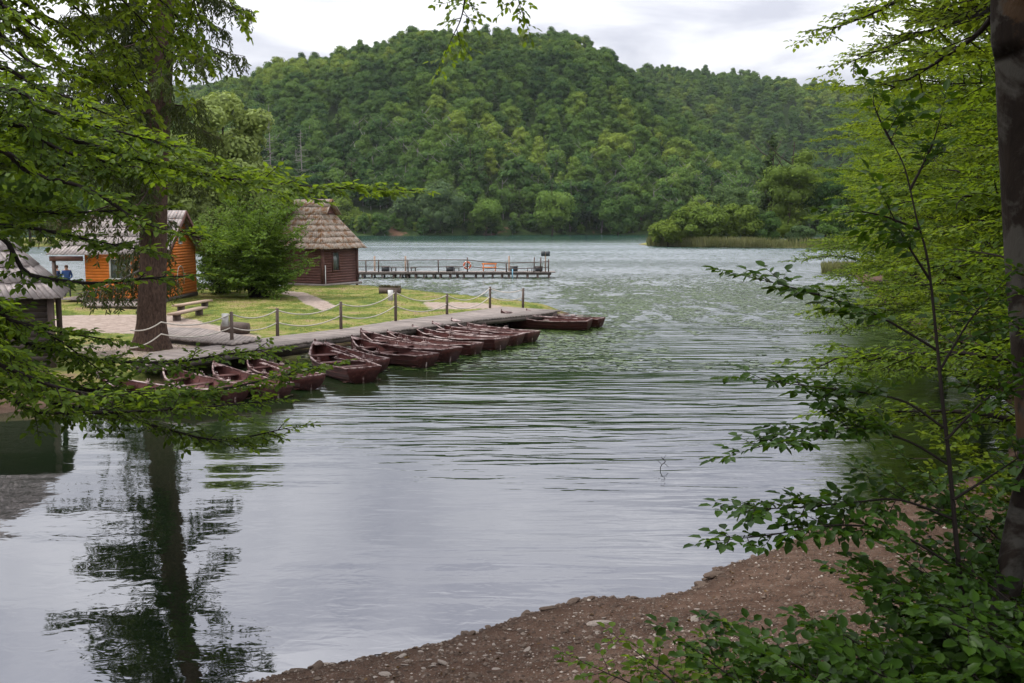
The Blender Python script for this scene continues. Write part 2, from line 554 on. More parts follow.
def ground_mat():
    m, t = new_mat('ground'); b = NB(t)
    p = b.pos()
    lawn, path, shore = b.attr('lawn'), b.attr('path'), b.attr('shore')
    n1 = b.noise(p, 0.55, 6, 0.6); n2 = b.noise(p, 4.5, 6, 0.65); n3 = b.noise(p, 26, 5, 0.7)
    soil = b.ramp(n2, [(0.3, (0.06, 0.034, 0.023)), (0.55, (0.1, 0.062, 0.045)), (0.8, (0.155, 0.105, 0.08))])
    vor = b.n("ShaderNodeTexVoronoi", ins={"Scale": 34.0}); b.set(vor.inputs["Vector"], p)
    peb = b.mapr(vor.outputs["Distance"], 0.12, 0.3, 1, 0)
    hue = b.n("ShaderNodeSeparateColor"); b.set(hue.inputs[0], vor.outputs["Color"])
    pc = b.ramp(hue.outputs[0], [(0.0, (0.06, 0.045, 0.038)), (0.7, (0.16, 0.12, 0.1)), (1.0, (0.42, 0.36, 0.31))])
    soil = b.mix(b.math('MULTIPLY', peb, b.mapr(n1, 0.35, 0.6, 0.3, 0.9)), soil, pc)
    wet = b.math('MULTIPLY', shore, 0.65)
    soil = b.mix(wet, soil, (0.045, 0.03, 0.022, 1))
    gn = b.mapr(b.math('ADD', b.math('MULTIPLY', n1, 0.55), b.math('MULTIPLY', n2, 0.45)), 0.4, 0.62)
    grass = b.ramp(gn, [(0.0, (0.055, 0.085, 0.018)), (0.35, (0.11, 0.14, 0.028)), (0.55, (0.18, 0.185, 0.045)), (0.78, (0.25, 0.2, 0.09)), (1.0, (0.17, 0.12, 0.075))])
    dirt = b.ramp(n2, [(0.3, (0.2, 0.15, 0.12)), (0.7, (0.38, 0.31, 0.265))])
    col = b.mix(lawn, soil, grass)
    pm = b.mapr(b.math('ADD', path, b.math('MULTIPLY', b.math('SUBTRACT', n2, 0.5), 1.6)), 0.4, 0.6)
    col = b.mix(pm, col, dirt)
    h = b.math('ADD', b.math('MULTIPLY', n3, 0.5), b.math('ADD', n2, b.math('MULTIPLY', peb, 0.5)))
    b.out(b.princ(col, 0.95, b.bump(h, 0.8, 0.05), 0.08))
    return m


M['water'] = water_mat()
M['ground'] = ground_mat()


# ------------------------------------------------------------------ polygons of land
def poly_sd(P, x, y):
    """signed distance to polygon, positive inside"""
    P = np.asarray(P, float)[:, :2]
    d2 = np.full(x.shape, 1e18); inside = np.zeros(x.shape, bool)
    n = len(P)
    for i in range(n):
        a, c = P[i], P[(i + 1) % n]
        e = c - a
        wx, wy = x - a[0], y - a[1]
        tt = np.clip((wx * e[0] + wy * e[1]) / (e @ e + 1e-12), 0, 1)
        d2 = np.minimum(d2, (wx - tt * e[0]) ** 2 + (wy - tt * e[1]) ** 2)
        cond = ((a[1] > y) != (c[1] > y)) & (x < (c[0] - a[0]) * (y - a[1]) / (c[1] - a[1] + 1e-12) + a[0])
        inside ^= cond
    return np.sqrt(d2) * np.where(inside, 1, -1)


def vnoise(x, y, seed=0):
    """cheap smooth value noise"""
    rs = np.random.RandomState(seed)
    T = rs.rand(64, 64)
    xi, yi = np.floor(x).astype(int), np.floor(y).astype(int)
    fx, fy = x - xi, y - yi
    fx, fy = fx * fx * (3 - 2 * fx), fy * fy * (3 - 2 * fy)
    g = lambda i, j: T[i % 64, j % 64]
    return (g(xi, yi) * (1 - fx) + g(xi + 1, yi) * fx) * (1 - fy) + (g(xi, yi + 1) * (1 - fx) + g(xi + 1, yi + 1) * fx) * fy


g2 = lambda px, py, z=0.0: tuple(G(px, py, z)[:2])
LB = [(-120, 70), g2(0, 289), g2(150, 289), g2(250, 292), g2(330, 291), g2(372, 290), g2(450, 299), g2(520, 306), g2(572, 313),
      g2(560, 318), g2(470, 330), g2(380, 342), g2(300, 354), g2(240, 366), g2(170, 384), g2(90, 403), g2(0, 414),
      (-15, 22), (-10.5, 17), (-8.4, 12), (-7.2, 7), (-7.6, 0), (-30, -12), (-120, -12)]
NS = [(-7.4, 3), (-5.6, 7.6), (-3.4, 9.1)] + [g2(*q) for q in [(270, 679), (340, 666), (420, 650), (480, 632), (540, 611), (592, 600), (645, 602), (692, 592), (712, 571), (760, 556), (800, 537), (832, 522), (880, 505), (960, 482)]] + \
     [(9.6, 19.0), (12.2, 23.5), (14.8, 32), (18.2, 45), (24.5, 68), (33, 99), (62, 150), (90, 190), (160, 215), (400, 230), (400, -12), (-7, -12)]
IS = [g2(649, 246), g2(690, 247), g2(750, 247.5), g2(830, 248), (100, 190), (100, 232), (60, 236), (32, 226), (26, 208)]

LP = [g2(-420, 247), g2(30, 247), g2(120, 246), g2(250, 243), g2(320, 241), (-60, 262), (-260, 262), (-330, 200)]


def land(x, y):
    a = poly_sd(LB, x, y); c = poly_sd(NS, x, y); d = np.maximum(poly_sd(IS, x, y), poly_sd(LP, x, y))
    return a, c, d


def ground_h(x, y):
    x = np.asarray(x, float); y = np.asarray(y, float)
    a, c, d = land(x, y)
    n = vnoise(x * 0.7, y * 0.7, 1); nf = vnoise(x * 3.1, y * 3.1, 2); nff = vnoise(x * 9, y * 9, 3)
    ss = lambda t: np.clip(t, 0, 1) ** 2 * (3 - 2 * np.clip(t, 0, 1))
    za = 0.5 * ss(a / 1.6) + 0.08 * (n - 0.5) * ss(a / 2) + np.maximum(a - 1.5, 0) * 0.004
    # steeper wooded bank at the near left
    lw = ss((19 - y) / 6.0)
    za = za + lw * np.clip(a, 0, 12) * 0.22
    zc = 0.09 * ss(c / 0.25) + np.clip(c, 0, 16) * 0.2 + (0.10 * (n - 0.5) + 0.05 * (nf - 0.5)) * ss(c / 0.8) + 0.02 * (nff - 0.5)
    zd = 0.3 * ss(d / 2) + np.clip(d, 0, 20) * 0.03
    m = np.maximum(np.maximum(a, c), d)
    under = -0.12 * np.clip(-m, 0, 1) - 0.35 * np.clip(-m - 1, 0, 8) - 0.03 + 0.03 * (nf - 0.5)
    z = np.where(a > 0, za, np.where(c > 0, zc, np.where(d > 0, zd, under)))
    return z


def gz(x, y): return float(ground_h(np.array([x]), np.array([y]))[0])


def graded(segs):
    out = [segs[0][0]]
    for a, b_, s0, s1 in segs:
        p = out[-1]
        while p < b_ - 1e-6:
            f = (p - a) / (b_ - a)
            p = min(b_, p + s0 + (s1 - s0) * f)
            out.append(p)
    return np.array(out)


gx = graded([(-400, -40, 25, 2), (-40, -14, 1.2, 0.3), (-14, 14, 0.16, 0.16), (14, 40, 0.3, 1.2), (40, 400, 2, 25)])
gy = graded([(-12, 6, 1, 0.16), (6, 20, 0.12, 0.14), (20, 70, 0.2, 0.6), (70, 330, 1, 6)])
XX, YY = np.meshgrid(gx, gy)
ZZ = ground_h(XX, YY)
nx, ny = len(gx), len(gy)
idx = np.arange(nx * ny).reshape(ny, nx)
quads = np.stack([idx[:-1, :-1], idx[:-1, 1:], idx[1:, 1:], idx[1:, :-1]], -1).reshape(-1, 4)
gme = np_mesh('ground', np.stack([XX, YY, ZZ], -1), quads, mats=[M['ground']], smooth=True)
A_, C_, D_ = land(XX, YY)
lawn = (np.clip((A_ - 0.2) / 0.6, 0, 1) * np.clip((YY - 24) / 4, 0, 1))
lawn = np.maximum(lawn, np.clip((D_) / 0.6, 0, 1))
lawn = np.maximum(lawn, np.clip((C_ - 4) / 3, 0, 1) * np.clip((XX - 12) / 4, 0, 1) * 0.8)
PATHS = [[g2(0, 319, .5), g2(75, 316, .5), g2(170, 316, .5), g2(200, 322, .5), g2(262, 336, .5), g2(232, 344, .5), g2(165, 336, .5), g2(60, 331, .5), g2(0, 332, .5)],
         [g2(277, 290, .5), g2(300, 292, .5), g2(316, 297, .5), g2(336, 306, .5), g2(322, 311, .5), g2(305, 304, .5), g2(296, 297, .5), g2(280, 294, .5)],
         [g2(420, 302, .5), g2(480, 303, .5), g2(520, 309, .5), g2(430, 310, .5)]]
pth = np.zeros_like(XX)
for k, P in enumerate(PATHS):
    w = 0.35 if k != 1 else 0.15
    pth = np.maximum(pth, np.clip((poly_sd(P, XX, YY) + w) / (2 * w), 0, 1) * (0.8 if k == 2 else 1.0))
# the worn ground where people walk beside the deck and under the spruce
sd_sp = np.hypot(XX - G(150, 348, .5)[0], YY - G(150, 348, .5)[1])
pth = np.maximum(pth, np.clip(1.5 - sd_sp / 2.2, 0, 0.75) * (A_ > 0))
mland = np.maximum(A_, np.maximum(C_, D_))
shr = np.clip(1.15 - mland / 0.5, 0, 1)
for k, arr in (('lawn', lawn), ('path', pth), ('shore', shr)):
    at = gme.attributes.new(k, 'FLOAT', 'POINT')
    at.data.foreach_set("value", arr.astype(np.float32).ravel())
go = bpy.data.objects.new('ground', gme); COL.objects.link(go); tag(go, kind='structure')

wm = MB(); wm.add([[-3000, -14, 0], [3000, -14, 0], [3000, 420, 0], [-3000, 420, 0]], [[0, 1, 2, 3]])
tag(wm.build('water', M['water']), kind='structure')

# ------------------------------------------------------------------ hills
D0, D1, D2 = 352.0, 620.0, 860.0
r1x = [-700, -200, 60, 130, 190, 240, 300, 380, 470, 560, 610, 650, 700, 760, 820, 900, 1100, 1700]
r1y = [212, 200, 178, 152, 132, 113, 88, 71, 64, 69, 90, 120, 150, 178, 200, 212, 220, 220]
r2x = [-700, 0, 120, 190, 230, 400, 600, 640, 700, 760, 870, 1000, 1300, 1700]
r2y = [140, 132, 122, 106, 102, 100, 88, 88, 91, 97, 110, 120, 132, 148]


def hill_h(px, D):
    z1 = (YH - np.interp(px, r1x, r1y) - 4) / F * D1 + H
    z2 = (YH - np.interp(px, r2x, r2y)) / F * D2 + H
    sh = D0 + 12 * np.sin(px * 0.013) * (px < 700)
    t1 = np.clip((D - sh) / (D1 - sh), 0, 1)
    p1 = np.sin(t1 * math.pi / 2) ** 1.05
    back = np.clip((D - D1) / 260, 0, 1)
    h1 = z1 * p1 * (1 - 0.45 * back * back)
    t2 = np.clip((D - 560) / (D2 - 560), 0, 1)
    h2 = z2 * (t2 * t2 * (3 - 2 * t2)) * (1 - 0.3 * np.clip((D - D2) / 600, 0, 1))
    x = (px - 512) / F * D
    gull = (vnoise(px * 0.021 + D * 0.002, D * 0.004 + 5, 7) - 0.5) * 16 * np.clip(t1 * 3, 0, 1) * np.clip((1 - t1) * 2.5 + 0.15, 0, 1)
    z = np.maximum(h1 + gull, h2)
    z = np.where(D < sh, -1.5 * np.clip((sh - D) / 8, 0, 1), z + 0.6 * np.clip((D - sh) / 5, 0, 1))
    return z


hpx = np.arange(-700, 1701, 12.0)
hD = np.concatenate([np.arange(325, 400, 4), np.arange(400, 1000, 12), np.arange(1000, 3000, 120)])
PX, DD = np.meshgrid(hpx, hD)
HZ = hill_h(PX, DD)
HX = (PX - 512) / F * DD
i2 = np.arange(PX.size).reshape(PX.shape)
hq = np.stack([i2[:-1, :-1], i2[:-1, 1:], i2[1:, 1:], i2[1:, :-1]], -1).reshape(-1, 4)


def hill_mat():
    m, t = new_mat('hillside_soil'); b = NB(t)
    p = b.pos()
    n = b.noise(p, 0.08, 6, 0.6)
    n2 = b.noise(p, 0.5, 6, 0.7)
    col = b.ramp(n2, [(0.3, (0.018, 0.035, 0.01)), (0.7, (0.05, 0.08, 0.02))])
    sx = b.n("ShaderNodeSeparateXYZ"); b.set(sx.inputs[0], p)
    low = b.mapr(sx.outputs[2], 4, 14, 1, 0)
    col = b.mix(b.math('MULTIPLY', low, b.mapr(n, 0.56, 0.62)), col, (0.15, 0.085, 0.055, 1))
    b.out(b.princ(col, 0.95, b.bump(n2, 0.6, 1.0), 0.1))
    return m


ho = bpy.data.objects.new('hills', np_mesh('hills', np.stack([HX, DD, HZ], -1), hq, mats=[hill_mat()], smooth=True))
COL.objects.link(ho); tag(ho, kind='structure')

# ------------------------------------------------------------------ foliage tools
def leaves_mesh(P, Dr, N, L, W, fold=0.18, curl=0.12):
    """ovate leaves: base P, direction Dr, face normal N"""
    P, Dr, N = (np.asarray(a, float) for a in (P, Dr, N))
    L = np.asarray(L, float)[:, None]; W = np.asarray(W, float)[:, None]
    Dr = Dr / (np.linalg.norm(Dr, axis=1)[:, None] + 1e-9)
    S = np.cross(Dr, N); S /= np.linalg.norm(S, axis=1)[:, None] + 1e-9
    N = np.cross(S, Dr)
    b0 = P
    l1 = P + Dr * L * 0.28 + S * W * 0.48 + N * W * fold
    l2 = P + Dr * L * 0.68 + S * W * 0.42 + N * (W * fold - L * curl * 0.5)
    tp = P + Dr * L - N * L * curl
    r2_ = P + Dr * L * 0.68 - S * W * 0.42 + N * (W * fold - L * curl * 0.5)
    r1_ = P + Dr * L * 0.28 - S * W * 0.48 + N * W * fold
    V = np.stack([b0, l1, l2, tp, r2_, r1_], 1).reshape(-1, 3)
    k = np.arange(len(P))[:, None] * 6
    Q = np.concatenate([k + np.array([[0, 1, 2, 3]]), k + np.array([[0, 3, 4, 5]])], 1).reshape(-1, 4)
    return V, Q


class Foliage:
    """collects twigs and leaves of one plant"""
    kd, kg, ks = 0.5, 0.62, 0.6

    def __init__(s, seed):
        s.r = random.Random(seed); s.nr = np.random.RandomState(seed)
        s.wood = MB(); s.P, s.D, s.N, s.L = [], [], [], []

    def leaf(s, p, d, n, l):
        s.P.append(p); s.D.append(d); s.N.append(n); s.L.append(l)

    def twig(s, p, d, length, pn, depth, leaf_len, gap, rad, droop=0.25, ang=50, sub=0.13):
        r = s.r
        n = max(4, int(length / 0.075))
        step = length / n
        pts = [np.array(p)]
        d = np.array(d, float); d /= np.linalg.norm(d)
        side = 1 if r.random() < 0.5 else -1
        acc, acc2 = 0.0, r.random() * sub
        start = 0.05 if depth > 0 else 0.01
        for i in range(n):
            d = d + np.array([r.gauss(0, .05), r.gauss(0, .05), r.gauss(0, .03) - droop * step * 0.6])
            d /= np.linalg.norm(d)
            q = pts[-1] + d * step
            pts.append(q)
            t = (i + 1) / n
            acc += step; acc2 += step
            sv = np.cross(d, pn); sv /= np.linalg.norm(sv) + 1e-9
            while acc >= gap and t * length > start:
                acc -= gap
                side = -side
                pp = q - d * acc
                a = R(ang + r.gauss(0, 14))
                ld = d * math.cos(a) + sv * side * math.sin(a) + np.array([0, 0, r.gauss(-0.2, .28)])
                nn = pn + np.array([r.gauss(0, .5), r.gauss(0, .5) - .12, r.gauss(0, .15)])
                s.leaf(pp, ld, nn, leaf_len * r.uniform(0.5, 1.25) * (1 - 0.25 * t))
            if acc >= gap: acc = 0
            if depth > 0 and acc2 >= sub and t < 0.97:
                acc2 = 0
                sg = 1 if r.random() < 0.5 else -1
                if not hasattr(s, 'ls'): s.ls = 1
                s.ls = -s.ls; sg = s.ls
                a = R(r.uniform(38, 62))
                cd = d * math.cos(a) + sv * sg * math.sin(a) + np.array([0, 0, r.gauss(0, .08)])
                cl = length * (0.62 - 0.42 * t) * r.uniform(0.7, 1.15)
                if cl > 0.06:
                    s.twig(q, cd, cl, pn, depth - 1, leaf_len, gap, rad * 0.5, droop, ang, sub * 0.8)
        s.leaf(pts[-1], d, pn, leaf_len)
        s.wood.tube(pts[::2] + ([pts[-1]] if (len(pts) - 1) % 2 else []), np.linspace(rad, rad * 0.3, len(pts[::2]) + (1 if (len(pts) - 1) % 2 else 0)), 3 if rad < 0.006 else 5, cap=False)

    def limb(s, pts, r0, r1, twig_len, spacing, leaf_len, gap, depth=1, start=0.2, droop=0.25, tilt=0.2, sub=0.13, up=0.0, ang=(40, 70)):
        spacing *= s.kd; gap *= s.kg; sub *= s.ks
        """a limb along pts that carries flat sprays on both sides"""
        r = s.r
        P = smooth_line(pts, 6)
        seg = np.linalg.norm(np.diff(P, axis=0), axis=1); cum = np.concatenate([[0], np.cumsum(seg)]); tot = cum[-1]
        s.wood.tube(P, np.linspace(r0, r1, len(P)), 6 if r0 < 0.1 else 10, cap=False)
        dpos, sg = tot * start, 1
        while dpos < tot:
            t = dpos / tot
            p = np.array([np.interp(dpos, cum, P[:, k]) for k in range(3)])
            q = np.array([np.interp(min(dpos + 0.1, tot), cum, P[:, k]) for k in range(3)]) - np.array([np.interp(max(dpos - 0.1, 0), cum, P[:, k]) for k in range(3)])
            q /= np.linalg.norm(q)
            pn = np.array([r.gauss(0, tilt), r.gauss(0, tilt), 1.0]); pn /= np.linalg.norm(pn)
            sv = np.cross(q, pn); sv /= np.linalg.norm(sv) + 1e-9
            a = R(r.uniform(*ang))
            d = q * math.cos(a) + sv * sg * math.sin(a) + np.array([0, 0, r.gauss(up, .12)])
            s.twig(p, d, twig_len * (1.0 - 0.55 * t) * r.uniform(0.6, 1.2), pn, depth, leaf_len, gap, max(0.0035, r0 * 0.22), droop, sub=sub)
            sg = -sg
            dpos += spacing * r.uniform(0.6, 1.4)
        q = P[-1] - P[-2]
        s.twig(P[-1], q, twig_len * 0.6, np.array([0, 0, 1.0]), depth, leaf_len, gap, r1, droop, sub=sub)

    def leaves(s, name, mat, parent, wr=0.58, fold=0.15):
        L = np.array(s.L)
        V, Q = leaves_mesh(s.P, s.D, s.N, L, L * wr * s.nr.uniform(0.85, 1.1, len(L)), fold)
        rn = np.repeat(s.nr.rand(len(L)), 2)
        me = np_mesh(name, V, Q, mats=[mat], face_attr={'rnd': rn})
        o = bpy.data.objects.new(name, me); COL.objects.link(o); o.parent = parent
        return o


def smooth_line(pts, k=5):
    pts = np.asarray(pts, float)
    if len(pts) < 3:
        return np.array([pts[0] + (pts[-1] - pts[0]) * t for t in np.linspace(0, 1, k + 1)])
    P = np.vstack([2 * pts[0] - pts[1], pts, 2 * pts[-1] - pts[-2]])
    out = []
    for i in range(1, len(P) - 2):
        for j in range(k):
            t = j / k
            out.append(0.5 * ((2 * P[i]) + (-P[i - 1] + P[i + 1]) * t + (2 * P[i - 1] - 5 * P[i] + 4 * P[i + 1] - P[i + 2]) * t * t + (-P[i - 1] + 3 * P[i] - 3 * P[i + 1] + P[i + 2]) * t ** 3))
    out.append(P[-2])
    return np.array(out)


def shift_root(root, base):
    """parts built in world coordinates under a root placed at base"""
    for ch in root.children:
        ch.location = (-base[0], -base[1], -base[2])


# ---- crowns for trees far enough that single leaves are below a pixel
def crown_arrays(seed, height, radius, base_frac, lobes, cards, size, shape='round', squash=0.75, lr=(0.3, 0.52)):
    rs = np.random.RandomState(seed)
    h0 = height * base_frac
    C, Rr = [], []
    for k in range(lobes):
        if shape == 'cone':
            t = (k + rs.rand()) / lobes
            z = h0 + (height - h0) * t
            rr = radius * (1 - t) ** 0.85 + 0.25
            a = rs.rand() * 6.28
            c = np.array([math.cos(a) * rr * 0.5, math.sin(a) * rr * 0.5, z]); r = rr * 0.55 + 0.15
        else:
            u_ = rs.randn(3); u_ /= np.linalg.norm(u_)
            q = rs.rand() ** 0.7
            zc = (h0 + height) / 2; hz = (height - h0) / 2
            wid = 1.0 if shape == 'round' else 0.8
            r = radius * rs.uniform(*lr)
            c = np.array([u_[0] * (radius - r * 0.8) * q * wid, u_[1] * (radius - r * 0.8) * q * wid, zc + u_[2] * (hz - r * 0.6) * q])
        C.append(c); Rr.append(r)
    C = np.array(C); Rr = np.array(Rr)
    w = Rr ** 2; w /= w.sum()
    k = rs.choice(lobes, cards, p=w)
    n = rs.randn(cards, 3); n[:, 2] = n[:, 2] * 0.9 + 0.35
    n /= np.linalg.norm(n, axis=1)[:, None]
    rad = Rr[k] * rs.uniform(0.82, 1.12, cards)
    P = C[k] + n * rad[:, None] * np.array([1, 1, squash])
    # drop cards buried in other lobes
    d = np.linalg.norm((P[:, None, :] - C[None]) / np.array([1, 1, squash]), axis=2) / Rr[None]
    keep = d.min(axis=1) > 0.74
    P, n, k = P[keep], n[keep], k[keep]
    m = len(P)
    N = n + rs.randn(m, 3) * 0.42
    N[:, 2] += 0.25
    N /= np.linalg.norm(N, axis=1)[:, None]
    T = np.cross(N, rs.randn(m, 3)); T /= np.linalg.norm(T, axis=1)[:, None]
    B = np.cross(N, T)
    s1 = size * rs.uniform(0.55, 1.25, m)[:, None]; s2 = size * rs.uniform(0.4, 0.9, m)[:, None]
    j = lambda: rs.uniform(0.6, 1.2, m)[:, None]
    V = np.stack([P - T * s1 * j(), P - B * s2 * j() + N * size * 0.15, P + T * s1 * j(), P + B * s2 * j() - N * size * 0.1], 1).reshape(-1, 3)
    Q = np.arange(m * 4).reshape(-1, 4)
    rn = np.clip(rs.rand(m) * 0.6 + (P[:, 2] - h0) / (height - h0) * 0.4, 0, 1)  # random tone plus lighter crown tops, light from above put into the colour
    # dense interior of the lobes, darkest tone as painted inner shade
    ico = bmesh.new(); bmesh.ops.create_icosphere(ico, subdivisions=1, radius=1)
    iv = np.array([v.co[:] for v in ico.verts]); it = np.array([[v.index for v in f.verts] for f in ico.faces]); ico.free()
    CV, CT = [], []
    for q in range(lobes):
        jit = 1 + rs.uniform(-0.15, 0.15, (len(iv), 1))
        CT.append(it + len(iv) * q)
        CV.append(C[q] + iv * jit * Rr[q] * 0.72 * np.array([1, 1, squash]))
    CV = np.vstack(CV); CT = np.vstack(CT)
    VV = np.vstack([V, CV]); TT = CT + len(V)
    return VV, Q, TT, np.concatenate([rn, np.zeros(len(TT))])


def crown_mesh(name, mat, *a, **k):
    V, Q, T, rn = crown_arrays(*a, **k)
    return np_mesh(name, V, Q, T, [mat], {'rnd': rn})


def trunk_mesh(name, mat, height, r, seed, lean=0.0, limbs=5):
    rs = random.Random(seed)
    mb = MB()
    pts = [(0, 0, -0.5)]
    x = y = 0
    for k in range(1, 7):
        x += rs.gauss(lean, 0.1) * height / 12; y += rs.gauss(0, 0.1) * height / 12
        pts.append((x, y, height * 0.9 * k / 6))
    P = smooth_line(pts, 3)
    mb.tube(P, np.linspace(r, r * 0.25, len(P)), 8)
    for k in range(limbs):
        i = rs.randint(len(P) // 3, len(P) - 3)
        a = rs.random() * 6.28; l = height * rs.uniform(0.18, 0.3)
        e = P[i] + np.array([math.cos(a) * l, math.sin(a) * l, l * 0.8])
        mb.tube([P[i], (P[i] + e) / 2 + np.array([0, 0, -l * 0.08]), e], [r * 0.4, r * 0.28, r * 0.1], 5)
    return mb.mesh(name, mat, True)


# variants for the far hillside
VAR = []
for k in range(7):
    hgt = [15, 17, 19, 16, 18, 20, 14][k]
    rad = [6.0, 6.5, 5.6, 7.2, 6.6, 5.2, 5.4][k]
    VAR.append((crown_mesh('crown', M['forest'], 100 + k, hgt, rad, 0.0, 20 + 2 * k, 3000, 0.5, squash=0.82, lr=(0.24, 0.44)), trunk_mesh('trunk', M['bark_grey'], hgt, 0.28, 50 + k), hgt))
VARC = []
for k in range(2):
    VARC.append((crown_mesh('crown', M['conifer'], 140 + k, 16 + 2 * k, 3.0, 0.08, 26, 1700, 0.45, shape='cone', squash=0.55), trunk_mesh('trunk', M['bark'], 20 + 3 * k, 0.3, 70 + k), 20))

# scatter of tree places on the hill
rs = np.random.RandomState(5)
places = []
D = D0 + 4
row = 0
while D < 960:
    sp = 7.0 + (D - D0) * 0.002
    a0, a1 = -330, 1330
    n = int((a1 - a0) / F * D / sp)
    pxs = a0 + (np.arange(n) + rs.rand(n) * 0.9 + (row % 2) * 0.5) / n * (a1 - a0)
    for q in pxs:
        dj = D + rs.uniform(-3.5, 3.5)
        z = float(hill_h(np.array([q]), np.array([dj]))[0])
        if z < 0.3: continue
        x = (q - 512) / F * dj
        # hidden back slopes need no trees
        py = YH - (z + 18 - H) / dj * F
        places.append((x, dj, z, q, py, D))
    D += sp * 0.86
    row += 1
places.sort(key=lambda a: a[1])
# cull places hidden behind nearer slope: running skyline per 12-pixel column
sky_y = {}
vis = []
for pl in places:
    cidx = int(pl[3] // 14)
    cur = min(sky_y.get(cidx, 999), sky_y.get(cidx - 1, 999) + 4, sky_y.get(cidx + 1, 999) + 4)
    if pl[4] < cur + 18:
        vis.append(pl)
        sky_y[cidx] = min(sky_y.get(cidx, 999), pl[4])
inframe = [p for p in vis if 195 < p[3] < 880]
inframe.sort(key=lambda a: a[1])
shore_ids = set(id(p) for p in inframe if p[1] < D0 + 22 and 360 < p[3] < 840)
single = inframe[:285]
single_set = set(id(p) for p in single)
stuffp = [p for p in vis if id(p) not in single_set]


def far_tree(p, variant, s, rz, name, label, cat, group, parts, crown_mat=None):
    cm, tm, hh = variant
    root = empty(name, p, rz, label, cat, group)
    root.scale = (s, s, s)
    c = bpy.data.objects.new('crown', cm); COL.objects.link(c); c.parent = root
    t_ = bpy.data.objects.new('trunk', tm); COL.objects.link(t_); t_.parent = root
    return root


rr = random.Random(3)
for p in single:
    conif = rr.random() < 0.05
    vv = VARC[rr.randrange(2)] if conif else VAR[rr.randrange(len(VAR))]
    s = rr.uniform(0.72, 1.12)
    if p[1] < D0 + 12: s *= 0.88
    if conif:
        far_tree(p[:3], vv, s, rr.random() * 6.28, 'conifer_tree', 'narrow dark conifer standing among the broadleaf trees low on the far hillside', 'tree', 'conifers low on the far wooded hillside', True)
    else:
        far_tree(p[:3], vv, s, rr.random() * 6.28, 'broadleaf_tree', 'round green broadleaf tree low on the wooded hillside across the lake', 'tree', 'broadleaf trees low on the far wooded hillside', True)

ru = random.Random(19)
for k in range(70):
    q_ = 352 + k * 7.2 + ru.uniform(-3, 3)
    dj = D0 + 12 * math.sin(q_ * .013) + ru.uniform(-.5, 5)
    z_ = float(hill_h(np.array([q_]), np.array([dj]))[0])
    if z_ < -.1: continue
    far_tree(((q_ - 512) / F * dj, dj, z_ - .3), VAR[ru.randrange(len(VAR))], ru.uniform(.24, .5), ru.random() * 6.28, 'shoreline_shrub', 'low green shrub hanging over the far waterline', 'shrub', 'shrubs along the far waterline', True)

# the rest of the wood reads as one mass
pm_ = bpy.data.meshes.new('forest')
pm_.from_pydata([p[:3] for p in stuffp], [], [])
fo = bpy.data.objects.new('forest', pm_); COL.objects.link(fo)
tag(fo, 'dense green wood covering the upper slopes and ridge of the far hills', 'forest', kind='stuff')
lib = bpy.data.collections.new('tree_library')
for k, (cm, tm, hh) in enumerate(VAR * 5 + VARC[:1]):
    o = bpy.data.objects.new('crown', cm)
    lib.objects.link(o)
ng = bpy.data.node_groups.new('forest_nodes', 'GeometryNodeTree')
ng.interface.new_socket('Geometry', in_out='INPUT', socket_type='NodeSocketGeometry')
ng.interface.new_socket('Geometry', in_out='OUTPUT', socket_type='NodeSocketGeometry')
gi = ng.nodes.new('NodeGroupInput'); gout = ng.nodes.new('NodeGroupOutput')
iop = ng.nodes.new('GeometryNodeInstanceOnPoints')
ci = ng.nodes.new('GeometryNodeCollectionInfo')
ci.inputs['Collection'].default_value = lib
ci.inputs['Separate Children'].default_value = True
ci.inputs['Reset Children'].default_value = True
rv = ng.nodes.new('FunctionNodeRandomValue'); rv.data_type = 'FLOAT_VECTOR'
rv.inputs[0].default_value = (0, 0, 0); rv.inputs[1].default_value = (0, 0, 6.28)
rsn = ng.nodes.new('FunctionNodeRandomValue'); rsn.data_type = 'FLOAT'
rsn.inputs[2].default_value = 0.5; rsn.inputs[3].default_value = 0.95
iop.inputs['Pick Instance'].default_value = True
ng.links.new(gi.outputs[0], iop.inputs['Points'])
ng.links.new(ci.outputs[0], iop.inputs['Instance'])
ng.links.new(rv.outputs[0], iop.inputs['Rotation'])
ng.links.new(rsn.outputs[1], iop.inputs['Scale'])
ng.links.new(iop.outputs[0], gout.inputs[0])
md = fo.modifiers.new('forest', 'NODES'); md.node_group = ng
print('forest places', len(vis), 'single', len(single), 'stuff', len(stuffp))
# ================================================================== huts
def board_wall(mb, a, b_, z0, z1, t=0.05, bh=0.16, axis_up=True):
    """wall of horizontal boards from a to b (plan points)"""
    a = np.array(a, float); b_ = np.array(b_, float)
    z = z0
    while z < z1 - 0.01:
        h = min(bh, z1 - z)
        off = 0.0
        mb.beam([a[0], a[1], z + h / 2], [b_[0], b_[1], z + h / 2], t, h - 0.005, rnd=random.random() * 0.35)
        z += h


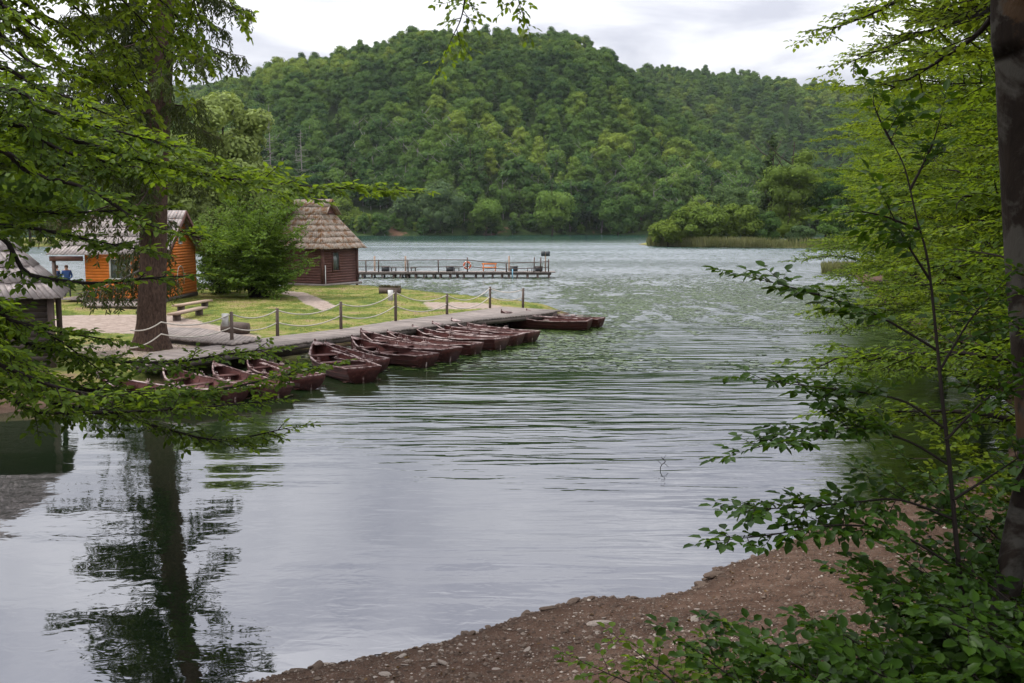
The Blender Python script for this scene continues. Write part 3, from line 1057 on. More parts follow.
def shingle_plane(mb, corners, courses, width=0.16, thick=0.025, seed=0):
    """roof plane of overlapping boards; corners: eave a, eave b, top b, top a"""
    r = random.Random(seed)
    A, B, Ct, Dt = [np.array(c, float) for c in corners]
    nrm = np.cross(B - A, Dt - A); nrm /= np.linalg.norm(nrm)
    if nrm[2] < 0: nrm = -nrm
    for k in range(courses):
        t0, t1 = k / courses, (k + 1.18) / courses
        e0, e1 = A + (Dt - A) * t0, B + (Ct - B) * t0
        u0, u1 = A + (Dt - A) * min(t1, 1), B + (Ct - B) * min(t1, 1)
        L = np.linalg.norm(e1 - e0)
        n = max(1, int(L / width))
        lift0, lift1 = 0.04, 0.012
        for i in range(n):
            f0, f1 = i / n, (i + 0.94) / n
            sh = r.uniform(-0.03, 0.03)
            p = [e0 + (e1 - e0) * f0, e0 + (e1 - e0) * f1, u0 + (u1 - u0) * f1, u0 + (u1 - u0) * f0]
            dn = (p[0] - p[3]); dn /= np.linalg.norm(dn) + 1e-9
            lf = lift0 + r.uniform(0, 0.02)
            top = [p[0] + nrm * lf + dn * sh, p[1] + nrm * (lf + r.uniform(-.006, .006)) + dn * sh, p[2] + nrm * lift1, p[3] + nrm * lift1]
            bot = [q - nrm * thick for q in top]
            mb.add(np.array(bot + top), [[0, 3, 2, 1], [4, 5, 6, 7], [0, 1, 5, 4], [1, 2, 6, 5], [2, 3, 7, 6], [3, 0, 4, 7]], rnd=r.random())


def plane_tri(mb, pts, t=0.04):
    pts = np.array(pts, float)
    n = np.cross(pts[1] - pts[0], pts[2] - pts[0]); n /= np.linalg.norm(n)
    k = len(pts)
    V = np.vstack([pts + n * t / 2, pts - n * t / 2])
    q = [[i, (i + 1) % k, (i + 1) % k + k, i + k] for i in range(k)]
    if k == 3:
        mb.add(V, q, [[0, 1, 2], [5, 4, 3]])
    else:
        mb.add(V, q + [[0, 1, 2, 3], [7, 6, 5, 4]])


# ---- brown hut on stilts
def brown_hut():
    FZ = 0.62
    K = G(323, 284, FZ)
    E = G(357, 281.2, FZ)
    e = (E - K)[:2]; W = np.linalg.norm(e); e /= W
    s = np.array([-e[1], e[0]])                     # along the long side, away to the left
    if s[0] > 0: s = -s
    Lg = 5.6
    EZ, RZ = 2.98, 6.1
    root = empty('lake_hut', (K[0], K[1], 0), 0, 'small dark brown plank hut on stilts with mossy grey shingle roof by the pier', 'hut')
    P = lambda a, b_, z: np.array([K[0] + e[0] * a + s[0] * b_, K[1] + e[1] * a + s[1] * b_, z])
    mb = MB()
    for a, b_ in (((0, 0), (W, 0)), ((0, 0), (0, Lg)), ((W, 0), (W, Lg)), ((0, Lg), (W, Lg))):
        pa, pb = P(a[0], a[1], 0), P(b_[0], b_[1], 0)
        board_wall(mb, pa[:2], pb[:2], FZ, EZ, 0.06, 0.17)
    mb.build('wall', M['brown_board'], root)
    cp = MB()
    for a, b_ in ((0, 0), (W, 0), (0, Lg), (W, Lg)):
        cp.box(P(a, b_, (FZ + EZ) / 2), (0.17, 0.17, EZ - FZ), math.atan2(e[1], e[0]))
    cp.build('corner_post', M['brown_board'], root)
    fl = MB()
    fl.add(np.array([P(-.25, -.25, FZ - .16), P(W + .25, -.25, FZ - .16), P(W + .25, Lg + .25, FZ - .16), P(-.25, Lg + .25, FZ - .16),
                     P(-.25, -.25, FZ - .01), P(W + .25, -.25, FZ - .01), P(W + .25, Lg + .25, FZ - .01), P(-.25, Lg + .25, FZ - .01)]),
           [[0, 3, 2, 1], [4, 5, 6, 7], [0, 1, 5, 4], [1, 2, 6, 5], [2, 3, 7, 6], [3, 0, 4, 7]])
    fl.build('floor_platform', M['deck_wood'], root)
    for i, a in enumerate(np.linspace(0.0, W, 4)):
        for b_ in np.linspace(0.0, Lg, 5):
            p = P(a, b_, 0)
            q = MB(); q.tube([[p[0], p[1], min(gz(p[0], p[1]), -.4) - .3], [p[0], p[1], FZ - .16]], 0.085, 8)
            q.build('stilt', M['post_wood'], root)
    o = 0.5
    rf = MB()
    # hip roof that ends in a small open gable under the ridge
    g0 = 1.05   # ridge end inset
    hz = RZ - 0.95
    A, B, Cc, Dd = P(-o, -o, EZ - .12), P(W + o, -o, EZ - .12), P(W + o, Lg + o, EZ - .12), P(-o, Lg + o, EZ - .12)
    R0, R1 = P(W / 2, g0 - .55, RZ), P(W / 2, Lg - g0 + .55, RZ)
    w2 = (W / 2 + o) * (RZ - hz) / (RZ - EZ + .12)
    h00, h01 = P(W / 2 - w2, g0 - .1, hz), P(W / 2 + w2, g0 - .1, hz)
    h10, h11 = P(W / 2 - w2, Lg - g0 + .1, hz), P(W / 2 + w2, Lg - g0 + .1, hz)
    shingle_plane(rf, [Dd, A, h00, h10], 6, 0.17, seed=1)
    shingle_plane(rf, [P(W / 2 - w2 - .05, Lg - g0 + .65, hz - .08), P(W / 2 - w2 - .05, g0 - .65, hz - .08), R0, R1], 2, 0.17, seed=2)
    shingle_plane(rf, [A, B, h01, h00], 6, 0.17, seed=3)
    shingle_plane(rf, [B, Cc, h11, h01], 6, 0.17, seed=4)
    shingle_plane(rf, [P(W / 2 + w2 + .05, g0 - .65, hz - .08), P(W / 2 + w2 + .05, Lg - g0 + .65, hz - .08), R1, R0], 2, 0.17, seed=5)
    shingle_plane(rf, [Cc, Dd, h10, h11], 6, 0.17, seed=6)
    ro = rf.build('roof', M['shingle_moss'], root)
    gb = MB()
    plane_tri(gb, [P(W / 2 - w2 + .05, g0 - .2, hz), P(W / 2 + w2 - .05, g0 - .2, hz), P(W / 2, g0 - .2, RZ - .1)])
    plane_tri(gb, [P(W / 2 - w2 + .05, Lg - g0 + .2, hz), P(W / 2 + w2 - .05, Lg - g0 + .2, hz), P(W / 2, Lg - g0 + .2, RZ - .1)])
    gb.build('gable_board', M['brown_board'], ro)
    # window in the end wall
    wn = MB(); ang = math.atan2(e[1], e[0])
    c = P(W * 0.36, -0.05, FZ + 1.42)
    for dx in (-.33, .33): wn.box(c + np.array([e[0] * dx, e[1] * dx, 0]), (.08, .09, 1.25), ang)
    for dz in (-.62, .62): wn.box(c + np.array([0, 0, dz]), (.74, .10, .08), ang)
    wo_ = wn.build('window', M['brown_board'], root)
    gp = MB(); gp.box(c, (.6, .03, 1.18), ang); gp.build('pane', M['glass_green'], wo_)
    pp = MB(); q0 = P(0.12, -.12, 0)
    pp.tube([[q0[0], q0[1], .1], [q0[0], q0[1], FZ + 1.2]], .03, 6)
    pp.build('pipe', M['white_paint'], root)
    for ch in root.children: ch.location = (-K[0], -K[1], 0)
    for ch in root.children:
        for g in ch.children: g.location = (0, 0, 0)
    return root


brown_hut()


# ---- orange hut
def orange_hut():
    FZ = 0.75
    N_ = G(164, 298.6, FZ); B_ = G(196.6, 291.5, FZ)
    Lf = G(85, 299, FZ)
    x1, y0, y1, x0 = N_[0], N_[1], B_[1], Lf[0]
    x1 = (N_[0] + B_[0]) / 2
    EZ, RZ = FZ + 2.45, FZ + 4.35
    ym = (y0 + y1) / 2
    root = empty('kiosk_hut', (x0, y0, 0), 0, 'bright orange plank hut with steep pale roof behind the large spruce trunk', 'hut')
    w = MB()
    board_wall(w, (x0, y0), (x1, y0), FZ, EZ, .06, .15)
    board_wall(w, (x0, y1), (x1, y1), FZ, EZ, .06, .15)
    board_wall(w, (x0, y0), (x0, y1), FZ, EZ, .06, .15)
    z = FZ
    while z < RZ - .1:                     # gable end facing the lawn
        f = 0 if z < EZ else (z - EZ) / (RZ - EZ)
        ya, yb = y0 + (ym - y0) * f, y1 - (y1 - ym) * f
        w.beam([x1, ya, z + .075], [x1, yb, z + .075], .06, .14, rnd=random.random() * .6)
        z += .15
    w.build('wall', M['orange_board'], root)
    b_ = MB()
    b_.box(((x0 + x1) / 2, y0 - .02, FZ - .1), (x1 - x0 + .1, .12, .2))
    b_.box((x1 + .02, ym, FZ - .1), (.12, y1 - y0 + .1, .2))
    b_.build('base_beam', M['deck_side'], root)
    for px_, py_ in ((x0 + .1, y0 + .1), (x1 - .1, y0 + .1), (x1 - .1, y1 - .1), (x0 + .1, y1 - .1), (x1 - .1, ym)):
        q = MB(); q.box((px_, py_, FZ / 2 + .0), (.2, .2, FZ - .3 + .3)); q.build('stilt', M['pale_wood'], root)
    rf = MB()
    ex = x0 - 1.75      # the roof runs on over an open porch on the left
    ro_ = .45
    shingle_plane(rf, [(ex, y0 - ro_, EZ - .25), (x1 + ro_, y0 - ro_, EZ - .25), (x1 + ro_, ym, RZ + .1), (ex + 1.0, ym, RZ + .1)], 5, .18, seed=11)
    shingle_plane(rf, [(x1 + ro_, y1 + ro_, EZ - .25), (ex, y1 + ro_, EZ - .25), (ex + 1.0, ym, RZ + .1), (x1 + ro_, ym, RZ + .1)], 5, .18, seed=12)
    shingle_plane(rf, [(ex, y1 + ro_, EZ - .25), (ex, y0 - ro_, EZ - .25), (ex + 1.0, ym - .05, RZ + .1), (ex + 1.0, ym + .05, RZ + .1)], 5, .18, seed=13)
    rf.build('roof', M['shingle'], root)
    bb = MB()
    bb.beam([x1 + ro_, y0 - ro_, EZ - .32], [x1 + ro_, ym, RZ], .04, .2); bb.beam([x1 + ro_, y1 + ro_, EZ - .32], [x1 + ro_, ym, RZ], .04, .2)
    bb.beam([ex + .1, y0 - .3, EZ - .42], [x0, y0 - .3, EZ - .42], .12, .24)
    bb.build('fascia_board', M['brown_board'], root)
    for px_ in (ex + .25,):
        for py_ in (y0 - .2, y1):
            q = MB(); q.box((px_, py_, EZ / 2 - .05), (.14, .14, EZ - .6)); q.build('porch_post', M['post_wood'], root)
    pt = MB(); 
    for k in range(12):
        pt.box((ex + .3 + k * .155, ym, FZ - .06), (.145, y1 - y0, .05))
    pt.build('porch_floor', M['deck_wood'], root)
    # window with a pale sill in the long wall, small window high in the gable, drawn arch
    wn = MB(); cx = x0 + 1.75; cz = FZ + 1.5
    for dx in (-.5, .5): wn.box((cx + dx, y0 - .05, cz), (.08, .06, 1.0))
    for dz in (-.5, .5): wn.box((cx, y0 - .05, cz + dz), (1.2, .08, .07))
    wo_ = wn.build('window', M['white_paint'], root)
    gp = MB(); gp.box((cx, y0 - .045, cz), (.94, .02, .94)); gp.build('pane', M['glass_green'], wo_)
    wg = MB(); wz = EZ + .55; yy = ym + .05
    for dy in (-.25, .25): wg.box((x1 + .05, yy + dy, wz), (.05, .06, .56))
    for dz in (-.28, .28): wg.box((x1 + .05, yy, wz + dz), (.06, .56, .06))
    w2 = wg.build('window', M['white_paint'], root)
    gp = MB(); gp.box((x1 + .045, yy, wz), (.02, .46, .5)); gp.build('pane', M['glass_green'], w2)
    arch = []
    for k in range(15):
        t = k / 14
        a = math.pi * t
        arch.append((x1 + .05, ym - .1 - .55 * math.cos(a), FZ + .55 + 1.0 * math.sin(a) ** .6))
    am = MB(); am.tube(arch, .022, 5); am.build('arch_trim', M['white_paint'], root)
    for ch in root.children: ch.location = (-x0, -y0, 0)
    return root


orange_hut()


# ---- grey shingle hut at the left edge
def shingle_hut():
    c = G(61, 299, 2.45)         # near right eave corner
    a_ = AT(22, 221, c[1] + 2.0)
    EZ, RZ = c[2], a_[2]
    hw = 2.0
    x1, y0 = c[0], c[1]
    y1 = y0 + 2 * hw
    x0 = x1 - 5.6
    root = empty('shingle_hut', (x1, y0, 0), 0, 'low hut at the left edge with a broad grey plank roof above the bank', 'hut')
    rf = MB()
    R1, R0 = (a_[0], y0 + hw, RZ), (x0 + 1.7, y0 + hw, RZ)
    shingle_plane(rf, [(x0, y0, EZ), (x1, y0, EZ), R1, R0], 5, .17, seed=21)
    shingle_plane(rf, [(x1, y0, EZ), (x1, y1, EZ), (R1[0], R1[1] + .02, RZ), (R1[0], R1[1] - .02, RZ)], 5, .17, seed=22)
    shingle_plane(rf, [(x1, y1, EZ), (x0, y1, EZ), R0, R1], 5, .17, seed=23)
    shingle_plane(rf, [(x0, y1, EZ), (x0, y0, EZ), (R0[0], R0[1] - .02, RZ), (R0[0], R0[1] + .02, RZ)], 5, .17, seed=24)
    rf.build('roof', M['shingle'], root)
    w = MB(); i = .45
    gzv = .45
    for a, b_ in (((x0 + i, y0 + i), (x1 - i, y0 + i)), ((x1 - i, y0 + i), (x1 - i, y1 - i)), ((x0 + i, y1 - i), (x1 - i, y1 - i)), ((x0 + i, y0 + i), (x0 + i, y1 - i))):
        board_wall(w, a, b_, gzv, EZ + .1, .07, .18)
    w.build('wall', M['deck_side'], root)
    for (px_, py_) in ((x1 - .3, y0 + .3), (x1 - .3, y1 - .3), (x0 + .3, y0 + .3)):
        q = MB(); q.box((px_, py_, EZ / 2 + .1), (.16, .16, EZ)); q.build('corner_post', M['post_wood'], root)
    for ch in root.children: ch.location = (-x1, -y0, 0)
    root.rotation_euler = (0, 0, R(21))


shingle_hut()


# ================================================================== deck, gangway, jetty, pier
def deck(name, outline, z, label, cat, angle, thick=0.07, board=0.16, mat='deck_wood', piles=()):
    """planked deck: plan outline cut into boards that run across the walking direction"""
    O = np.array(outline, float)[:, :2]
    c = O.mean(axis=0)
    ca, sa = math.cos(-angle), math.sin(-angle)
    Rm = np.array([[ca, -sa], [sa, ca]])
    Q = (O - c) @ Rm.T
    root = empty(name, (c[0], c[1], z), 0, label, cat)
    mb = MB(); r = random.Random(4)
    x = Q[:, 0].min()
    while x < Q[:, 0].max():
        xm = x + board / 2
        ys = []
        for i in range(len(Q)):
            a, b_ = Q[i], Q[(i + 1) % len(Q)]
            if (a[0] > xm) != (b_[0] > xm):
                ys.append(a[1] + (b_[1] - a[1]) * (xm - a[0]) / (b_[0] - a[0]))
        ys.sort()
        for k in range(0, len(ys) - 1, 2):
            ya, yb = ys[k] + r.uniform(-.03, .03), ys[k + 1] + r.uniform(-.03, .03)
            if yb - ya > .08:
                ctr = np.array([xm, (ya + yb) / 2]) @ Rm
                mb.box((ctr[0], ctr[1], -thick / 2 + r.uniform(-.006, .006)), (board - .014, yb - ya, thick), angle, rnd=r.random())
        x += board
    mb.build('plank_floor', M[mat], root)
    be = MB()
    n = len(O)
    for i in range(n):
        a, b_ = O[i] - c, O[(i + 1) % n] - c
        ins = lambda p: p * (1 - .25 / max(np.linalg.norm(p), .5))
        a, b_ = ins(a), ins(b_)
        be.beam([a[0], a[1], -thick - .085], [b_[0], b_[1], -thick - .085], .1, .15)
    be.build('beam', M['deck_side'], root)
    for p in piles:
        q = MB(); q.tube([[p[0] - c[0], p[1] - c[1], -z + min(gz(p[0], p[1]), -.2) - .3], [p[0] - c[0], p[1] - c[1], -thick - .01]], .075, 8)
        q.build('pile', M['post_wood'], root)
    return root


DZ = 0.62
dg = lambda px, py: G(px, py, DZ)[:2]
near_edge = [dg(*p) for p in [(130, 366), (180, 360), (232, 352), (330, 338), (430, 326), (480, 319.5), (545, 313), (560, 310)]]
far_edge = [dg(*p) for p in [(505, 306.5), (447, 314), (396, 320.5), (341, 328.8), (277, 336), (236, 342.5), (200, 347), (150, 352)]]
ddir = near_edge[5] - near_edge[2]
dang = math.atan2(ddir[1], ddir[0])
dn = np.array([ddir[1], -ddir[0]]); dn /= np.linalg.norm(dn)
pl = [np.array(near_edge[2]) + ddir * t - dn * .15 for t in np.linspace(-.35, 1.42, 12)]
deck('boardwalk', near_edge + far_edge, DZ, 'long weathered grey plank boardwalk along the moored rowing boats', 'boardwalk', dang, piles=pl)
gw = [G(x, y, DZ + .09)[:2] for x, y in [(163, 337.5), (234, 343.5), (262, 338.5), (200, 328), (160, 327)]]
deck('gangway', gw, DZ + .09, 'short grey plank gangway between the spruce trunk and the boardwalk', 'gangway', 0.1, piles=())
jt = [G(x, y, .6)[:2] for x, y in [(196, 288.5), (218, 288.5), (226, 283), (198, 283)]]
deck('jetty', jt, .6, 'small plank landing behind the orange hut beside the big bush', 'jetty', 0.0, piles=[jt[0], jt[1]])
fb = [G(x, y, .72)[:2] for x, y in [(85, 305), (138, 305.5), (148, 301.5), (84, 301)]]
deck('doorstep_platform', fb, .72, 'low plank platform in front of the orange hut', 'platform', 0.0)


def cat_line(a, b_, sag, n=12):
    a, b_ = np.array(a, float), np.array(b_, float)
    return [a + (b_ - a) * t - np.array([0, 0, sag * 4 * t * (1 - t)]) for t in np.linspace(0, 1, n + 1)]


POSTS = [((232, 343), 312, True), ((277.6, 336.6), 308.5, False), ((341, 329.5), 302, False), ((395.7, 321.6), 290.5, True), ((447, 314.8), 294, False), ((490, 306.5), 287, False), ((523, 307.5), 288.5, False)]
PL_LABEL = ['rope post with a pale notice box beside the log stump', 'plain rope post second along the boardwalk from the spruce', 'rope post in front of the bare trodden path on the lawn',
            'tall rope post with a white board near the middle of the lawn', 'short rope post by the bare strip of lawn', 'rope post at the far corner of the lawn by the water', 'last rope post at the tip of the boardwalk']
ptop = []
for k, ((bx, by), ty, sign) in enumerate(POSTS):
    p = G(bx, by, .6)
    hgt = (by - ty) / F * p[1] * 1.02
    root = empty('rope_post', (p[0], p[1], .45), 0, PL_LABEL[k], 'post', 'posts of the rope fence along the boardwalk')
    q = MB(); q.tube([[0, 0, -.2], [0, 0, hgt * .5], [.01, 0, hgt + .15]], [.062, .06, .057], 9)
    q.build('post', M['post_wood'], root, True)
    if sign:
        s_ = MB(); s_.box((-.19, -.02, hgt - .12 if k == 0 else hgt - .06), (.2, .12, .42)); s_.build('notice_box', M['white_paint'], root)
    ptop.append((np.array([p[0], p[1], .6 + hgt * .93]), np.array([p[0], p[1], .6 + hgt * .5])))
SPB = G(150, 349, .5)            # foot of the big spruce
sp_t = (np.array([SPB[0] + .42, SPB[1] - .15, 1.28]), np.array([SPB[0] + .45, SPB[1] - .2, .95]))
runs = [('upper', 0), ('lower', 1)]
for nm, wi in runs:
    pts = []
    chain = [AT(130, 348 if wi else 330, SPB[1] - 1.2)] + [AT(161, 334 if wi else 322, SPB[1] - .75)] + [p[wi] for p in ptop]
    for a, b_ in zip(chain[:-1], chain[1:]):
        L_ = np.linalg.norm(np.array(a) - b_)
        pts += cat_line(a, b_, .07 * L_ + (.03 if wi else .05), 10)[:-1]
    pts.append(chain[-1])
    q = MB(); q.tube(np.array(pts), .022, 5)
    o = q.build('rope', M['rope'], None, True)
    tag(o, ('upper' if wi == 0 else 'lower') + ' sagging pale rope strung through the posts along the boardwalk', 'rope', 'ropes of the boardwalk fence')


# ---- pier
def pier():
    PZ = .5
    a = G(352, 272.6, PZ); b_ = G(555, 271.4, PZ)
    Y = (a[1] + b_[1]) / 2
    xa, xb = AT(352, 272, Y)[0], AT(555, 272, Y)[0]
    root = empty('pier', (xa, Y, PZ), 0, 'narrow wooden pier with plank railing reaching out across the lake', 'pier')
    LL = xb - xa
    fl = MB(); x = 0
    while x < LL:
        fl.box((x + .08, .9, -.03), (.15, 1.8, .06)); x += .165
    fl.build('plank_floor', M['deck_wood'], root)
    bm_ = MB()
    for y in (.1, 1.7): bm_.beam([0, y, -.15], [LL - .3, y, -.15], .12, .16)
    bm_.build('beam', M['deck_side'], root)
    r = random.Random(9)
    x = .3
    while x < LL - .4:
        for y in (.15, 1.65):
            q = MB(); q.tube([[x, y, -1.7], [x + r.uniform(-.04, .04), y, -.07]], r.uniform(.06, .1), 7); q.build('pile', M['post_wood'], root)
        x += r.uniform(.55, .95)
    X = lambda px: AT(px, 272, Y)[0] - xa
    for px, t in ((366, .98), (378.5, 1.02), (408, 1.02), (438.5, 1.02), (467.3, 1.2), (506.5, .75), (534, 1.2), (540.5, 1.2), (548.5, 1.05)):
        q = MB(); q.tube([[X(px), .08, -.05], [X(px) + r.uniform(-.03, .03), .08, t]], .055, 7); q.build('railing_post', M['post_wood'], root)
    for px in (372, 403.5, 509):
        q = MB(); q.tube([[X(px), 1.7, -.6], [X(px), 1.7, 1.25]], .075, 7); q.build('mooring_pole', M['pale_wood'], root)
    top = [(352, .93), (378, .95), (408, .98), (438, 1.0), (467, 1.0), (487, .82), (507, .74), (534, .78), (549, .86)]
    mid = [(352, .42), (378, .42), (408, .4), (438, .42), (467, .45), (487, .3), (507, .25), (534, .32), (549, .4)]
    for rail in (top, mid):
        q = MB(); q.tube([[X(p), .08, z] for p, z in rail], .036, 6); q.build('rail', M['post_wood'], root)
    for px in (392, 412, 456, 530):
        q = MB(); q.box((X(px), 1.2, .28), (.5, .35, .05)); q.box((X(px) - .18, 1.2, .13), (.06, .3, .27)); q.box((X(px) + .18, 1.2, .13), (.06, .3, .27))
        q.build('mooring_bench', M['deck_side'], root)
    # things standing on the pier
    lab = ['dark wooden box on the pier closest to the brown hut', 'dark wooden box on the pier just left of the life ring', 'dark wooden box on the pier beside the blue tube', 'dark wooden box on the pier below the sign']
    for px, l in zip((384.5, 449.5, 514, 539), lab):
        e = empty('storage_box', (xa + X(px), Y + .75, PZ), 0, l, 'box', 'dark boxes on the pier')
        q = MB(); q.box((0, 0, .21), (.62, .45, .36)); q.build('box_body', M['dark_metal'], e)
        q = MB(); q.box((0, 0, .42), (.7, .52, .05)); q.build('lid', M['deck_side'], e)
    # life ring hung on the railing
    th = np.linspace(0, 2 * math.pi, 25)
    q = MB(); q.tube([[.27 * math.cos(t), 0, .27 * math.sin(t)] for t in th], .07, 8, cap=False)
    e = empty('life_ring', (xa + X(467.3), Y - .05, PZ + .55), 0, 'faded orange life ring hanging on the pier railing', 'life ring')
    q.build('ring', M['orange_plastic'], e, True)
    q = MB()
    for k in range(4):
        a_ = k * math.pi / 2 + .4
        c_ = np.array([.27 * math.cos(a_), 0, .27 * math.sin(a_)]); tdir = np.array([-math.sin(a_), 0, math.cos(a_)])
        q.tube([c_ - tdir * .04, c_ + tdir * .04], .078, 8)
    q.build('band', M['white_paint'], e)
    e = empty('bench', (xa + X(489), Y + 1.2, PZ), 0, 'orange plank bench on the pier right of the life ring', 'bench')
    for zz in (.32,): 
        q = MB(); q.box((0, 0, zz), (1.25, .35, .06)); q.build('seat', M['orange_board'], e)
    q = MB(); q.box((0, .17, .62), (1.25, .04, .12)); q.build('backrest', M['orange_board'], e)
    for s in (-.5, .5):
        q = MB(); q.box((s, 0, .16), (.08, .3, .3)); q.box((s, .17, .4), (.08, .05, .56)); q.build('leg', M['orange_board'], e)
    q = MB(); q.tube([[0, 0, -.7], [0, 0, .25]], .05, 8); o = q.build('blue_tube', M['blue_plastic'], None); o.location = (xa + X(512.5), Y - .02, PZ)
    tag(o, 'light blue tube standing against the pier edge', 'tube')
    e = empty('sign_board', (xa + X(545.5), Y + .3, PZ), 0, 'dark double sign board on a pole at the end of the pier', 'sign')
    q = MB(); q.tube([[0, 0, -.1], [0, 0, 1.65]], .05, 7); q.build('pole', M['pale_wood'], e)
    for s in (-.19, .19):
        q = MB(); q.box((s, -.06, 1.5), (.35, .03, .4)); q.build('panel', M['dark_metal'], e)


pier()


# ================================================================== rowing boats
BL = 4.1
def boat_parts():
    ns = 14
    T = np.linspace(0, 1, ns)                      # 0 = stern, 1 = bow
    half = np.interp(T, [0, .15, .4, .6, .8, .92, 1], [.50, .60, .69, .66, .46, .22, .025])
    keel = np.interp(T, [0, .2, .6, .85, .95, 1], [-.04, -.1, -.12, -.08, .05, .34])
    sheer = np.interp(T, [0, .3, .55, .8, 1], [.42, .36, .37, .47, .68])
    prof = [(0, 0), (.32, .03), (.62, .16), (.80, .38), (.93, .68), (1.0, 1.0)]      # (width share, height share)
    rings = []
    for i in range(ns):
        rake = .10 if False else 0
        x = T[i] * BL
        row = []
        for j, (w, h) in enumerate(prof):
            row.append((x + (1 - h) * (-.06 if i == ns - 1 else 0) + (h * -.10 if i == 0 else 0), half[i] * w, keel[i] + (sheer[i] - keel[i]) * h))
        rings.append(row)
    Rg = np.array(rings)
    def shell(off, zoff):
        V = []
        for i in range(ns):
            L_ = Rg[i].copy(); L_[:, 1] = np.maximum(L_[:, 1] - off, 0); L_[:, 2] += zoff * (1 - np.array([p[1] for p in prof]))
            Rr = L_.copy(); Rr[:, 1] *= -1
            V.append(np.vstack([L_[::-1], Rr[1:]]))
        return np.array(V)
    out = shell(0, 0); inn = shell(.03, .03)
    m = out.shape[1]
    def grid(flip):
        q = []
        for i in range(ns - 1):
            for j in range(m - 1):
                a = i * m + j
                f = [a, a + 1, a + m + 1, a + m]
                q.append(f[::-1] if flip else f)
        return q
    P = {}
    hull = MB(); hull.add(out.reshape(-1, 3), grid(False))
    # lap strakes: thin raised edge lines along the sides
    for j, (w, h) in enumerate(prof[2:5]):
        for sd in (1, -1):
            pts = [[Rg[i, j + 2, 0], sd * (Rg[i, j + 2, 1] + .006), Rg[i, j + 2, 2]] for i in range(ns)]
            hull.tube(pts, .011, 4, rnd=.3)
    stem = [[BL + .01, 0, keel[-1] - .16], [BL + .035, 0, .45], [BL + .0, 0, sheer[-1] + .09]]
    hull.tube(smooth_line([[BL - .55, 0, -.1], [BL - .2, 0, .0], [BL - .02, 0, .22], [BL + .03, 0, .5], [BL + .02, 0, sheer[-1] + .08]], 3), .032, 5)
    P['hull'] = hull
    lin = MB(); lin.add(inn.reshape(-1, 3), grid(True))
    for i in range(1, ns - 1, 1):
        lin.tube(inn[i][:m // 2 + 1] + [0, 0, .012], .014, 4); lin.tube(inn[i][m // 2:] + [0, 0, .012], .014, 4)
    P['lining'] = lin
    tr = MB()
    ring = out[0]; k = len(ring)
    f = ring.copy(); bk = ring + [.05, 0, 0]
    V = np.vstack([f, bk]); c0 = f.mean(0); 
    V = np.vstack([V, [c0[0], 0, .3], [c0[0] + .05, 0, .3]])
    tris = [[2 * k, i, (i + 1) % k] for i in range(k)] + [[2 * k + 1, k + (i + 1) % k, k + i] for i in range(k)]
    tr.add(V, [[i, i + k, (i + 1) % k + k, (i + 1) % k] for i in range(k)], tris)
    P['transom'] = tr
    gw_ = MB()
    for sd in (0, -1):
        pts = out[:, sd] + [0, 0, .012]
        V = []
        for i in range(ns):
            s_ = 1 if pts[i][1] > 0 else -1
            w_ = .035
            V += [pts[i] + [0, s_ * w_ * .7, -.02], pts[i] + [0, s_ * w_ * .7, .018], pts[i] - [0, s_ * min(w_, abs(pts[i][1])), -.018], pts[i] - [0, s_ * min(w_, abs(pts[i][1])), .02]]
        q = []
        for i in range(ns - 1):
            for j in range(4):
                a = i * 4
                q.append([a + j, a + (j + 1) % 4, a + 4 + (j + 1) % 4, a + 4 + j])
        gw_.add(np.array(V), q)
    gw_.box((-.06, 0, .432), (.07, 1.02, .035))
    # breasthook at the bow
    gw_.add([[BL - .42, .2, .64], [BL - .42, -.2, .64], [BL, 0, .70], [BL - .42, .2, .61], [BL - .42, -.2, .61], [BL, 0, .67]], [[0, 3, 4, 1], [1, 4, 5, 2], [2, 5, 3, 0]], [[0, 1, 2], [5, 4, 3]])
    P['gunwale'] = gw_
    fl = MB()
    for j in range(-3, 4):
        for i in range(12):
            x = .1 + i * .3
            wmax = float(np.interp(x / BL, T, half)) * .78
            if abs(j * .16) + .07 < wmax:
                pass
        x1 = .08; x2 = BL - .25
        while x1 < x2 and float(np.interp(x2 / BL, T, half)) * .72 < abs(j * .16) + .06: x2 -= .05
        fl.box(((x1 + x2) / 2, j * .16, .045), (x2 - x1, .15, .022))
    P['floorboard'] = fl
    seats = []
    for x, w in ((.32, .42), (1.25, .26), (2.3, .26), (3.3, .34)):
        hw = float(np.interp(x / BL, T, half)) * .93
        s_ = MB(); s_.box((x, 0, .27 if x < 3 else .36), (w, hw * 2 - .04, .03)); seats.append(s_)
    P['thwart'] = seats
    rl = []
    for x in (1.75, 2.8):
        for sd in (1, -1):
            hw = float(np.interp(x / BL, T, half)); z = float(np.interp(x / BL, T, sheer))
            b_ = MB(); b_.box((x, sd * hw, z + .05), (.26, .05, .06)); b_.tube([[x - .05, sd * hw, z + .05], [x - .05, sd * hw, z + .16]], .012, 5); b_.tube([[x + .05, sd * hw, z + .05], [x + .05, sd * hw, z + .16]], .012, 5)
            rl.append(b_)
    P['rowlock'] = rl
    sk = MB(); sk.box((-.0, 0, .12), (.05, .05, .5)); P['stern_post'] = sk
    return P


BP = boat_parts()
proto = empty('rowing_boat', (0, 0, 0))
BP['hull'].build('hull', M['boat_paint'], proto)
BP['lining'].build('lining', M['boat_inside'], proto)
BP['transom'].build('transom', M['boat_stern'], proto)
BP['gunwale'].build('gunwale', M['boat_rim'], proto)
BP['floorboard'].build('floorboard', M['boat_floor'], proto)
for s_ in BP['thwart']: s_.build('thwart', M['boat_floor'], proto)
for s_ in BP['rowlock']: s_.build('rowlock', M['boat_rim'], proto)
BP['stern_post'].build('stern_post', M['boat_rim'], proto)
